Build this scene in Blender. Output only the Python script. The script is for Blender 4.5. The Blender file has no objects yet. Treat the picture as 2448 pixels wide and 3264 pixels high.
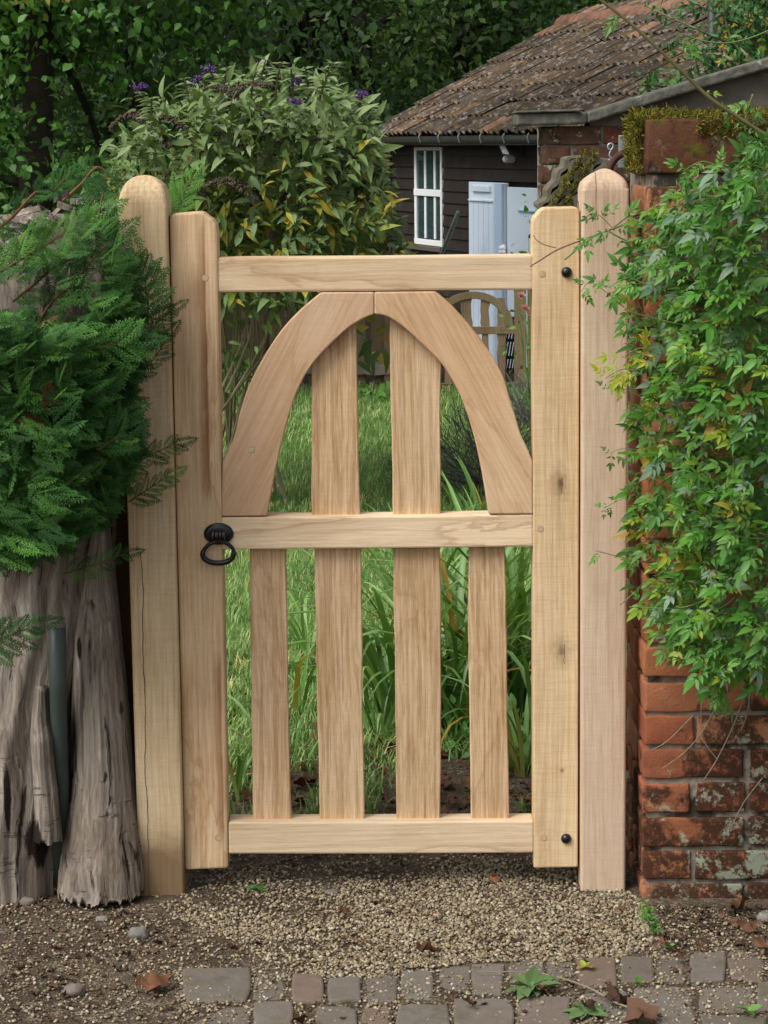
import bpy, bmesh, math, random
import numpy as np
from mathutils import Vector, Matrix, Euler, noise as mnoise

# ------------------------------------------------------------------ camera, sky, sun, exposure
SC = bpy.context.scene
F, CX, CY = 7400.0, 1224.0, 1632.0          # focal length and centre in photograph pixels
PITCH, ROLL = math.radians(9.08), math.radians(-0.55)
CAM = Vector((0.0, -5.0, 1.655))
ROT = Matrix.Rotation(math.pi/2 - PITCH, 3, 'X') @ Matrix.Rotation(ROLL, 3, 'Z')
cam_data = bpy.data.cameras.new('camera')
cam = bpy.data.objects.new('camera', cam_data)
SC.collection.objects.link(cam)
cam.matrix_world = Matrix.Translation(CAM) @ ROT.to_4x4()
cam_data.sensor_fit = 'VERTICAL'; cam_data.sensor_height = 36.0; cam_data.lens = F*36.0/3264.0
cam_data.clip_start = 0.1; cam_data.clip_end = 500.0
SC.camera = cam

SUN_EL, SUN_AZ = math.radians(50), math.radians(230)     # azimuth clockwise from +Y: from behind the camera, a little left
world = bpy.data.worlds.new('World'); SC.world = world; world.use_nodes = True
wn = world.node_tree; wn.nodes.clear()
sky = wn.nodes.new('ShaderNodeTexSky'); sky.sky_type = 'NISHITA'; sky.sun_disc = False
sky.sun_elevation = SUN_EL; sky.sun_rotation = SUN_AZ; sky.dust_density = 4.0; sky.air_density = 1.0
hs = wn.nodes.new('ShaderNodeHueSaturation'); hs.inputs['Saturation'].default_value = 0.30   # overcast: nearly grey cloud
bgn = wn.nodes.new('ShaderNodeBackground'); bgn.inputs['Strength'].default_value = 0.13
won = wn.nodes.new('ShaderNodeOutputWorld')
wn.links.new(sky.outputs[0], hs.inputs['Color']); wn.links.new(hs.outputs[0], bgn.inputs[0]); wn.links.new(bgn.outputs[0], won.inputs[0])
sl = bpy.data.lights.new('sun', 'SUN'); sl.energy = 2.0; sl.angle = math.radians(32); sl.color = (1.0, 0.975, 0.94)
sun = bpy.data.objects.new('sun', sl); SC.collection.objects.link(sun)
sun_dir = Vector((math.sin(SUN_AZ)*math.cos(SUN_EL), math.cos(SUN_AZ)*math.cos(SUN_EL), math.sin(SUN_EL)))
sun.rotation_euler = sun_dir.to_track_quat('Z', 'Y').to_euler(); sun.location = (0, -10, 20)
vs = SC.view_settings; vs.view_transform = 'Standard'; vs.look = 'None'; vs.gamma = 1.0; vs.use_curve_mapping = False
vs.exposure = 0.28
SC.render.engine = 'CYCLES'
SC.cycles.use_denoising = True
SC.cycles.denoising_input_passes = 'RGB_ALBEDO_NORMAL'; SC.cycles.denoising_prefilter = 'ACCURATE'
SC.cycles.adaptive_threshold = 0.005
SC.cycles.max_bounces = 6; SC.cycles.diffuse_bounces = 3; SC.cycles.transmission_bounces = 4; SC.cycles.transparent_max_bounces = 4
SC.cycles.caustics_reflective = False; SC.cycles.caustics_refractive = False

# ------------------------------------------------------------------ helpers
def ray(px, py):
    return (ROT @ Vector(((px-CX)/F, -(py-CY)/F, -1.0))).normalized()
def onplane(px, py, p0, n):
    d = ray(px, py); t = (Vector(p0)-CAM).dot(n)/d.dot(n); return CAM + d*t
def at(px, py, Y): return onplane(px, py, (0, Y, 0), Vector((0, 1, 0)))
def gnd(px, py, z=0.0): return onplane(px, py, (0, 0, z), Vector((0, 0, 1)))
def lin(h):
    c = [int(h[i:i+2], 16)/255 for i in (0, 2, 4)]
    return tuple([x/12.92 if x <= .04045 else ((x+.055)/1.055)**2.4 for x in c]) + (1.0,)

def link(o, parent=None):
    SC.collection.objects.link(o)
    if parent is not None: o.parent = parent
    return o
def tag(o, label, cat, group=None, kind=None):
    if label: o['label'] = label
    if cat: o['category'] = cat
    if group: o['group'] = group
    if kind: o['kind'] = kind
    return o
def thing(name, loc, label, cat, group=None):
    o = bpy.data.objects.new(name, None); o.location = loc; o.empty_display_size = .1
    link(o); return tag(o, label, cat, group)
def wloc(o):
    v = Vector((0, 0, 0))
    while o is not None: v += o.location; o = o.parent
    return v
def mesh(name, V, Fc, mat, parent=None, smooth=False, tint=None, origin=None):
    """V in world space; one mesh object, stored relative to its parent (or to origin)."""
    V = np.asarray(V, dtype=np.float64)
    base = wloc(parent) if parent is not None else Vector((0, 0, 0))
    off = Vector(origin)-base if origin is not None else Vector((0, 0, 0))
    V = V - np.array(base + off)
    me = bpy.data.meshes.new(name)
    if isinstance(Fc, np.ndarray):
        m, k = Fc.shape
        me.vertices.add(len(V)); me.vertices.foreach_set('co', V.astype(np.float32).ravel())
        me.loops.add(m*k); me.loops.foreach_set('vertex_index', Fc.astype(np.int32).ravel())
        me.polygons.add(m); me.polygons.foreach_set('loop_start', np.arange(0, m*k, k, dtype=np.int32))
        me.update(calc_edges=True)
    else:
        me.from_pydata([tuple(v) for v in V], [], [tuple(f) for f in Fc]); me.update()
    if tint is not None:
        a = me.attributes.new('tint', 'FLOAT', 'POINT'); a.data.foreach_set('value', np.asarray(tint, np.float32))
    if smooth: me.polygons.foreach_set('use_smooth', np.ones(len(me.polygons), bool))
    if mat is not None: me.materials.append(mat)
    o = bpy.data.objects.new(name, me); o.location = off
    return link(o, parent)
def bm_obj(name, bm, mat, parent=None, smooth=False):
    bmesh.ops.recalc_face_normals(bm, faces=bm.faces[:])
    base = wloc(parent) if parent is not None else Vector((0, 0, 0))
    bmesh.ops.translate(bm, verts=bm.verts[:], vec=-base)
    me = bpy.data.meshes.new(name); bm.to_mesh(me); bm.free()
    if smooth: me.polygons.foreach_set('use_smooth', np.ones(len(me.polygons), bool))
    me.materials.append(mat)
    return link(bpy.data.objects.new(name, me), parent)
def prism(outline, depth, bevel=.004, seg=2, vec=None):
    """outline: world points of the front face; extruded along +y (or vec)."""
    bm = bmesh.new(); n = len(outline); vec = Vector((0, depth, 0)) if vec is None else Vector(vec)*depth
    a = [bm.verts.new(p) for p in outline]; b = [bm.verts.new(Vector(p)+vec) for p in outline]
    bm.faces.new(a); bm.faces.new(b[::-1])
    for i in range(n): bm.faces.new((a[i], b[i], b[(i+1) % n], a[(i+1) % n]))
    bmesh.ops.recalc_face_normals(bm, faces=bm.faces[:])
    if bevel:
        e = [e for e in bm.edges if len(e.link_faces) == 2 and e.calc_face_angle(0) > .5]
        bmesh.ops.bevel(bm, geom=e, offset=bevel, segments=seg, profile=.5, affect='EDGES', clamp_overlap=True)
    bmesh.ops.triangulate(bm, faces=[f for f in bm.faces if len(f.verts) > 4])
    return bm
def box(x0, x1, y0, y1, z0, z1, bevel=.003, seg=1):
    return prism([(x0, y0, z0), (x1, y0, z0), (x1, y0, z1), (x0, y0, z1)], y1-y0, bevel, seg)
def catmull(P, n):
    P = [Vector(p) for p in P]; out = []
    for i in range(len(P)-1):
        p0 = P[max(i-1, 0)]; p1 = P[i]; p2 = P[i+1]; p3 = P[min(i+2, len(P)-1)]
        for k in range(n):
            t = k/n
            out.append(.5*((2*p1)+(p2-p0)*t+(2*p0-5*p1+4*p2-p3)*t*t+(3*p1-p0-3*p2+p3)*t**3))
    out.append(P[-1]); return out
def tube(P, R, seg=6, closed=False):
    P = [Vector(p) for p in P]; n = len(P)
    if not hasattr(R, '__len__'): R = [R]*n
    V = []; Fc = []; up = None
    for i in range(n):
        t = (P[(i+1) % n]-P[i-1]) if closed else (P[min(i+1, n-1)]-P[max(i-1, 0)])
        if t.length < 1e-9: t = Vector((0, 0, 1))
        t.normalize()
        if up is None: up = t.orthogonal().normalized()
        up = (up - t*up.dot(t)).normalized(); sd = t.cross(up)
        for k in range(seg):
            a = 2*math.pi*k/seg; V.append(P[i]+(up*math.cos(a)+sd*math.sin(a))*R[i])
    for i in range(n if closed else n-1):
        j = (i+1) % n
        for k in range(seg):
            l = (k+1) % seg; Fc.append((i*seg+k, i*seg+l, j*seg+l, j*seg+k))
    if not closed:
        Fc.append(tuple(range(seg))[::-1]); Fc.append(tuple((n-1)*seg+k for k in range(seg)))
    return V, Fc
def join(parts):
    V = []; Fc = []
    for v, f in parts:
        o = len(V); V += list(v); Fc += [tuple(i+o for i in g) for g in f]
    return V, Fc
def lathe(center, axis, prof, seg=20, sx=1.0, sz=1.0):
    """prof: list of (radius, along axis)."""
    axis = Vector(axis).normalized(); u = axis.orthogonal().normalized()
    if abs(axis.y) > .9: u = Vector((1, 0, 0))
    w = axis.cross(u); V = []; Fc = []
    for r, h in prof:
        for k in range(seg):
            a = 2*math.pi*k/seg; V.append(Vector(center)+axis*h+u*(r*sx*math.cos(a))+w*(r*sz*math.sin(a)))
    for i in range(len(prof)-1):
        for k in range(seg):
            l = (k+1) % seg; Fc.append((i*seg+k, i*seg+l, (i+1)*seg+l, (i+1)*seg+k))
    Fc.append(tuple((len(prof)-1)*seg+k for k in range(seg))); Fc.append(tuple(range(seg))[::-1])
    return V, Fc
def inst(name, me, M, parent, mat=None):
    """a copy that shares mesh data; M in world space (3x3 numpy, loc)."""
    o = bpy.data.objects.new(name, me); A, l = M
    l = Vector(l) - (wloc(parent) if parent is not None else Vector((0, 0, 0)))
    m = Matrix(A.tolist()).to_4x4(); m.translation = l
    o.matrix_basis = m
    return link(o, parent)
def frames(D, U):
    """N directions (x axis) and rough normals (z axis) -> N rotation matrices."""
    D = D/np.linalg.norm(D, axis=1, keepdims=True)
    Y = np.cross(U, D); Y /= (np.linalg.norm(Y, axis=1, keepdims=True)+1e-9)
    Z = np.cross(D, Y)
    return np.stack([D, Y, Z], axis=2)
def scatter(name, tmpls, A, L, S, tints, mat, parent=None, rng=None, smooth=False):
    """one joined mesh of many placed templates (tri arrays)."""
    VV = []; FF = []; TT = []; o = 0
    which = np.arange(len(L)) % len(tmpls)
    for ti, (tv, tf) in enumerate(tmpls):
        idx = np.where(which == ti)[0]
        if len(idx) == 0: continue
        s = S[idx]; s = s[:, None, None] if s.ndim == 1 else s[:, None, :]
        v = np.einsum('nij,nkj->nki', A[idx], tv[None]*s)+L[idx][:, None, :]
        k = len(tv); f = tf[None]+(np.arange(len(idx))*k)[:, None, None]+o
        VV.append(v.reshape(-1, 3)); FF.append(f.reshape(-1, 3)); TT.append(np.repeat(tints[idx], k)); o += len(idx)*k
    return mesh(name, np.concatenate(VV), np.concatenate(FF), mat, parent, smooth, np.concatenate(TT))
def tmesh(name, t, mat, tint=.0):
    me = bpy.data.meshes.new(name); me.from_pydata(t[0].tolist(), [], t[1].tolist()); me.update()
    a = me.attributes.new('tint', 'FLOAT', 'POINT'); a.data.foreach_set('value', np.full(len(t[0]), tint, np.float32))
    me.materials.append(mat); return me
def leaf_t(L=1.0, W=.3, n=4, fold=.25, curl=.25, p=.8, wav=0.0):
    V = []; T = []
    for i in range(n+1):
        t = i/n; w = W*.5*max(0.0, math.sin(math.pi*t**p))
        x = L*t; z = -curl*L*t*t + wav*math.sin(t*9)
        if i == 0 or i == n: V.append((x, 0, z))
        else: V += [(x, w, z+fold*w), (x, 0, z), (x, -w, z+fold*w)]
    idx = lambda i, j: 0 if i == 0 else (len(V)-1 if i == n else 1+(i-1)*3+j)
    for i in range(n):
        for a, b in ((0, 1), (1, 2)):
            q = [idx(i, a), idx(i+1, a), idx(i+1, b), idx(i, b)]
            if q[0] == q[3]: T.append((q[0], q[1], q[2]))
            elif q[1] == q[2]: T.append((q[0], q[1], q[3]))
            else: T += [(q[0], q[1], q[2]), (q[0], q[2], q[3])]
    return np.array(V, float), np.array(T, int)
def tmerge(lst):
    V = []; T = []; o = 0
    for v, t in lst: V.append(v); T.append(t+o); o += len(v)
    return np.concatenate(V), np.concatenate(T)
def txf(t, M, loc=(0, 0, 0), s=1.0): return (t[0]*s) @ np.array(M).T + np.array(loc), t[1]
def rz(a): return np.array([[math.cos(a), -math.sin(a), 0], [math.sin(a), math.cos(a), 0], [0, 0, 1]])
def rx(a): return np.array([[1, 0, 0], [0, math.cos(a), -math.sin(a)], [0, math.sin(a), math.cos(a)]])
def ry(a): return np.array([[math.cos(a), 0, math.sin(a)], [0, 1, 0], [-math.sin(a), 0, math.cos(a)]])
def inpoly(P, poly):
    x, y = P[:, 0], P[:, 1]; c = np.zeros(len(P), bool); n = len(poly)
    for i in range(n):
        x1, y1 = poly[i]; x2, y2 = poly[(i+1) % n]
        cond = ((y1 > y) != (y2 > y)) & (x < (x2-x1)*(y-y1)/((y2-y1)+1e-12)+x1); c ^= cond
    return c
def sample_poly(poly, n, rng):
    poly = np.array(poly, float); lo = poly.min(0); hi = poly.max(0); out = np.zeros((0, 2))
    while len(out) < n:
        P = lo+(hi-lo)*rng.random((n*2, 2)); out = np.concatenate([out, P[inpoly(P, poly)]])
    return out[:n]
def atN(P, Y):
    """many pixels to points at depths Y."""
    d = np.stack([(P[:, 0]-CX)/F, -(P[:, 1]-CY)/F, -np.ones(len(P))], 1) @ np.array(ROT).T
    t = (Y-CAM.y)/d[:, 1]
    return np.array(CAM)+d*t[:, None]
def icosa():
    p = (1+5**.5)/2
    V = np.array([(-1, p, 0), (1, p, 0), (-1, -p, 0), (1, -p, 0), (0, -1, p), (0, 1, p), (0, -1, -p), (0, 1, -p), (p, 0, -1), (p, 0, 1), (-p, 0, -1), (-p, 0, 1)], float)
    T = np.array([(0, 11, 5), (0, 5, 1), (0, 1, 7), (0, 7, 10), (0, 10, 11), (1, 5, 9), (5, 11, 4), (11, 10, 2), (10, 7, 6), (7, 1, 8), (3, 9, 4), (3, 4, 2), (3, 2, 6), (3, 6, 8), (3, 8, 9), (4, 9, 5), (2, 4, 11), (6, 2, 10), (8, 6, 7), (9, 8, 1)])
    return V/np.linalg.norm(V[0]), T
def subdiv(t):
    V = t[0].tolist(); T = []; c = {}
    def m(a, b):
        k = (min(a, b), max(a, b))
        if k not in c:
            v = (np.array(V[a])+np.array(V[b]))/2; V.append((v/np.linalg.norm(v)).tolist()); c[k] = len(V)-1
        return c[k]
    for a, b, d in t[1]:
        x, y, z = m(a, b), m(b, d), m(d, a); T += [(a, x, z), (x, b, y), (z, y, d), (x, y, z)]
    return np.array(V), np.array(T)
def nz(x, y, z): return mnoise.noise(Vector((x, y, z)))
def randrot(n, rng):
    q = rng.normal(size=(n, 4)); q /= np.linalg.norm(q, axis=1, keepdims=True); w, x, y, z = q.T
    return np.stack([np.stack([1-2*(y*y+z*z), 2*(x*y-z*w), 2*(x*z+y*w)], 1), np.stack([2*(x*y+z*w), 1-2*(x*x+z*z), 2*(y*z-x*w)], 1), np.stack([2*(x*z-y*w), 2*(y*z+x*w), 1-2*(x*x+y*y)], 1)], 1)

# ------------------------------------------------------------------ materials
def new_mat(name):
    m = bpy.data.materials.new(name); m.use_nodes = True; t = m.node_tree
    return m, t, t.nodes['Principled BSDF'], t.nodes['Material Output']
def nd(t, kind, ins=None, **props):
    n = t.nodes.new(kind)
    for k, v in props.items(): setattr(n, k, v)
    for k, v in (ins or {}).items(): put(t, n.inputs[k], v)
    return n
def put(t, s, v):
    if isinstance(v, bpy.types.NodeSocket): t.links.new(v, s)
    else: s.default_value = v
def mth(t, op, a, b=0.0, c=0.0, clamp=False):
    return nd(t, 'ShaderNodeMath', {0: a, 1: b, 2: c}, operation=op, use_clamp=clamp).outputs[0]
def mix(t, f, a, b, blend='MIX'):
    return nd(t, 'ShaderNodeMix', {0: f, 6: a, 7: b}, data_type='RGBA', blend_type=blend).outputs[2]
def ramp(t, f, stops):
    n = nd(t, 'ShaderNodeValToRGB', {0: f}); e = n.color_ramp.elements
    while len(e) < len(stops): e.new(.5)
    for el, (p, c) in zip(e, stops): el.position = p; el.color = c if hasattr(c, '__len__') else (c, c, c, 1)
    return n.outputs[0]
def noi(t, vec, scale, detail=4.0, rough=.55, dist=0.0):
    return nd(t, 'ShaderNodeTexNoise', {'Vector': vec, 'Scale': scale, 'Detail': detail, 'Roughness': rough, 'Distortion': dist}).outputs[0]
def vor(t, vec, scale, feat='F1'):
    return nd(t, 'ShaderNodeTexVoronoi', {'Vector': vec, 'Scale': scale}, feature=feat).outputs['Distance']
def mapv(t, vec, sc=(1, 1, 1), rot=(0, 0, 0), loc=(0, 0, 0)):
    return nd(t, 'ShaderNodeMapping', {0: vec, 1: loc, 2: rot, 3: sc}).outputs[0]
def coords(t, rnd=True, amount=37.0):
    tc = nd(t, 'ShaderNodeTexCoord').outputs['Object']
    if not rnd: return tc
    r = nd(t, 'ShaderNodeObjectInfo').outputs['Random']
    k = nd(t, 'ShaderNodeVectorMath', {0: (amount, amount*.7, amount*1.3), 3: r}, operation='SCALE').outputs[0]
    return nd(t, 'ShaderNodeVectorMath', {0: tc, 1: k}, operation='ADD').outputs[0]
def bump(t, bs, h, strength=.3, dist=.003):
    put(t, bs.inputs['Normal'], nd(t, 'ShaderNodeBump', {'Height': h, 'Strength': strength, 'Distance': dist}).outputs[0])
def oak(name, light, mid, dark, ang=0.0, stain=.5, saw=.3, knots=(), cracks=(), grain=1.0, streaks=(), wet=None, patch=.26, tone=(1.05, 1.15), bright=1.25):
    light, mid, dark = [(c[0]*bright, c[1]*tone[0]*bright, c[2]*tone[1]*bright, 1.0) for c in (light, mid, dark)]
    m, t, bs, out = new_mat(name)
    raw = nd(t, 'ShaderNodeTexCoord').outputs['Object']
    v0 = coords(t)
    sep0 = nd(t, 'ShaderNodeSeparateXYZ', {0: raw}).outputs
    v = mapv(t, v0, rot=(0, ang, 0))
    wob = nd(t, 'ShaderNodeTexNoise', {'Vector': mapv(t, v, (2.5, 2.5, 1.6)), 'Scale': 1.0, 'Detail': 2.0}).outputs['Color']
    v = nd(t, 'ShaderNodeVectorMath', {0: v, 1: nd(t, 'ShaderNodeVectorMath', {0: wob, 3: .028}, operation='SCALE').outputs[0]}, operation='ADD').outputs[0]
    fine = noi(t, mapv(t, v, (520, 520, 11)), 1.0, 5, .7)
    med = noi(t, mapv(t, v, (150, 150, 2.4)), 1.0, 4, .65, .35)
    wv = nd(t, 'ShaderNodeTexWave', {'Vector': mapv(t, v, (1, 1, .10)), 'Scale': 26.0, 'Distortion': 7.0, 'Detail': 2.5, 'Detail Scale': 1.2}, wave_type='BANDS', bands_direction='X').outputs['Fac']
    big = noi(t, mapv(t, v, (7, 7, 2.6)), 1.0, 4, .6)
    g = mth(t, 'ADD', mth(t, 'MULTIPLY', fine, .50*grain), mth(t, 'ADD', mth(t, 'MULTIPLY', med, .38*grain), mth(t, 'MULTIPLY', wv, .05*grain)))
    g = mth(t, 'ADD', g, mth(t, 'MULTIPLY', big, .42))
    g = mth(t, 'ADD', g, (1-grain)*.45-.11)
    col = ramp(t, g, [(.36, dark), (.50, mid), (.66, light), (.85, light)])
    rv = nd(t, 'ShaderNodeMapRange', {0: nd(t, 'ShaderNodeObjectInfo').outputs['Random'], 1: 0.0, 2: 1.0, 3: .90, 4: 1.06}).outputs[0]
    col = nd(t, 'ShaderNodeVectorMath', {0: col, 3: rv}, operation='SCALE').outputs[0]
    # weathered patches left by sap and rain: a brown tide line with a faint wash on one side
    st = noi(t, mapv(t, v, (9, 9, 1.9)), 1.0, 5, .55, .4)
    line = ramp(t, st, [(.50, 0.0), (.575, .35), (.60, 1.0), (.612, .05), (.70, 0.0)])
    col = mix(t, mth(t, 'MULTIPLY', line, stain), col, lin('96683f'), 'MIX')
    pat = ramp(t, noi(t, mapv(t, v, (62, 62, 2.6), loc=(2, 9, 4)), 1.0, 6, .75), [(.50, 0.0), (.545, .8), (.75, 1.0)])
    col = mix(t, mth(t, 'MULTIPLY', pat, patch), col, mix(t, .6, col, lin('8a6038')))
    blot = ramp(t, noi(t, mapv(t, v0, (5, 5, 3), loc=(7, 3, 1)), 1.0, 5, .65), [(.35, 0.0), (.62, 0.0), (.8, 1.0)])
    col = mix(t, mth(t, 'MULTIPLY', blot, .35), col, lin('6e5a45'))
    if saw:
        sw = noi(t, mapv(t, v0, (14, 14, 330), rot=(0, ang+.06, 0)), 1.0, 3, .6)
        col = mix(t, mth(t, 'MULTIPLY', ramp(t, sw, [(.38, 1.0), (.55, 0.0)]), saw*.75), col, mix(t, .5, col, dark), 'MIX')
    dots = ramp(t, vor(t, mapv(t, v0, (1, 1, .8)), 42), [(.0, 1.0), (.035, 1.0), (.055, 0.0)])
    dm = ramp(t, noi(t, v0, 11, 2), [(.55, 0.0), (.63, 1.0)])
    col = mix(t, mth(t, 'MULTIPLY', mth(t, 'MULTIPLY', dots, dm), .5), col, lin('4a3524'))
    hgt = mth(t, 'ADD', fine, mth(t, 'MULTIPLY', med, .8))
    for (sx, z0, z1, wl, wr, amp, amt) in streaks:      # sap runs: soft on one side, sharp on the other
        wig = mth(t, 'MULTIPLY', mth(t, 'SUBTRACT', noi(t, mapv(t, raw, (0, 0, 1)), 4, 5, .6), .5), amp)
        d = mth(t, 'SUBTRACT', mth(t, 'SUBTRACT', sep0[0], sx), wig)
        k = mth(t, 'MAXIMUM', mth(t, 'MULTIPLY', mth(t, 'LESS_THAN', d, 0.0), mth(t, 'SUBTRACT', 1.0, mth(t, 'DIVIDE', mth(t, 'ABSOLUTE', d), wl))), mth(t, 'SUBTRACT', 1.0, mth(t, 'DIVIDE', mth(t, 'ABSOLUTE', d), wr)), clamp=True)
        k = mth(t, 'MULTIPLY', k, nd(t, 'ShaderNodeMapRange', {0: sep0[2], 1: z0-.02, 2: z0+.03, 3: 0.0, 4: 1.0}).outputs[0]); k = mth(t, 'MULTIPLY', k, nd(t, 'ShaderNodeMapRange', {0: sep0[2], 1: z1+.02, 2: z1-.03, 3: 0.0, 4: 1.0}).outputs[0])
        k = mth(t, 'MULTIPLY', k, mth(t, 'ADD', .4, noi(t, mapv(t, raw, (8, 8, 8)), 1.0, 4)))
        col = mix(t, mth(t, 'MULTIPLY', k, amt, clamp=True), col, lin('8a5a34'))
    for (kx, kz, ra, rb, amt) in knots:
        dx = mth(t, 'DIVIDE', mth(t, 'SUBTRACT', sep0[0], kx), ra); dz = mth(t, 'DIVIDE', mth(t, 'SUBTRACT', sep0[2], kz), rb)
        d = mth(t, 'SQRT', mth(t, 'ADD', mth(t, 'MULTIPLY', dx, dx), mth(t, 'MULTIPLY', dz, dz)))
        d = mth(t, 'ADD', d, mth(t, 'MULTIPLY', mth(t, 'SUBTRACT', noi(t, raw, 60, 4), .5), .9))
        rings = mth(t, 'MULTIPLY', mth(t, 'ADD', mth(t, 'SINE', mth(t, 'MULTIPLY', d, 16)), 1.0), .12)
        k = ramp(t, d, [(.0, 1.0), (.12, .85), (.35, .45), (1.0, 0.0)])
        col = mix(t, mth(t, 'MULTIPLY', mth(t, 'ADD', k, mth(t, 'MULTIPLY', rings, k)), amt, clamp=True), col, lin('5d4227'))
    for (cx_, z0, z1, w, amp) in cracks:
        wig = mth(t, 'MULTIPLY', mth(t, 'SUBTRACT', noi(t, mapv(t, raw, (0, 0, 1)), 5, 5, .6), .5), amp)
        d = mth(t, 'ABSOLUTE', mth(t, 'SUBTRACT', mth(t, 'SUBTRACT', sep0[0], cx_), wig))
        k = mth(t, 'LESS_THAN', d, mth(t, 'MULTIPLY', noi(t, mapv(t, raw, (0, 0, 1)), 17, 2), w*2))
        k = mth(t, 'MULTIPLY', k, mth(t, 'MULTIPLY', mth(t, 'GREATER_THAN', sep0[2], z0), mth(t, 'LESS_THAN', sep0[2], z1)))
        col = mix(t, mth(t, 'MULTIPLY', k, .8), col, lin('3a2a1a')); hgt = mth(t, 'SUBTRACT', hgt, mth(t, 'MULTIPLY', k, 2.5))
    if wet:                                     # soaked, muddied foot of a post
        zz = mth(t, 'ADD', sep0[2], mth(t, 'MULTIPLY', mth(t, 'SUBTRACT', noi(t, raw, 14, 4), .5), wet*.9))
        k = ramp(t, mth(t, 'DIVIDE', zz, wet), [(.45, 1.0), (1.0, 0.0)])
        col = mix(t, mth(t, 'MULTIPLY', k, .8), col, lin('6b4f35'))
    put(t, bs.inputs['Base Color'], col); bs.inputs['Roughness'].default_value = .72; bs.inputs['Specular IOR Level'].default_value = .25
    bump(t, bs, hgt, .45, .0014)
    return m
def leafm(name, stops, trans=.3, rough=.5, spec=.35, gain=1.0):
    m, t, bs, out = new_mat(name)
    a = nd(t, 'ShaderNodeAttribute', attribute_name='tint').outputs['Fac']
    r = nd(t, 'ShaderNodeObjectInfo').outputs['Random']
    f = mth(t, 'FRACT', mth(t, 'ADD', a, r))
    col = ramp(t, f, [(p, lin(c) if isinstance(c, str) else c) for p, c in stops])
    if gain != 1.0: col = nd(t, 'ShaderNodeVectorMath', {0: col, 3: gain}, operation='SCALE').outputs[0]
    n = noi(t, coords(t, False), 90, 3)
    col = mix(t, .5, col, mix(t, n, (.35, .35, .35, 1), (1.5, 1.5, 1.4, 1)), 'MULTIPLY')
    put(t, bs.inputs['Base Color'], col); bs.inputs['Roughness'].default_value = rough; bs.inputs['Specular IOR Level'].default_value = spec
    if trans:
        tr = nd(t, 'ShaderNodeBsdfTranslucent', {0: mix(t, .6, col, (1.0, 1.0, .25, 1), 'MULTIPLY')})
        mx = nd(t, 'ShaderNodeMixShader', {0: trans, 1: bs.outputs[0], 2: tr.outputs[0]})
        t.links.new(mx.outputs[0], out.inputs[0])
    return m
def plain(name, col, rough=.6, metal=0.0, var=.25, scale=20, bumpy=.1, dist=.002, spec=.4, spots=None):
    m, t, bs, out = new_mat(name); c = lin(col) if isinstance(col, str) else col
    v = coords(t); n = noi(t, v, scale, 5, .6)
    k = nd(t, 'ShaderNodeMapRange', {0: n, 1: .25, 2: .75, 3: 1-var, 4: 1+var}).outputs[0]
    cc = nd(t, 'ShaderNodeVectorMath', {0: c[:3], 3: k}, operation='SCALE').outputs[0]
    if spots:
        f = ramp(t, noi(t, v, spots[1], 5, .65), [(spots[2], 0.0), (min(1, spots[2]+.08), 1.0)]); cc = mix(t, mth(t, 'MULTIPLY', f, spots[3]), cc, lin(spots[0]))
    put(t, bs.inputs['Base Color'], cc); bs.inputs['Roughness'].default_value = rough; bs.inputs['Metallic'].default_value = metal
    bs.inputs['Specular IOR Level'].default_value = spec
    if bumpy: bump(t, bs, n, bumpy, dist)
    return m
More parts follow.
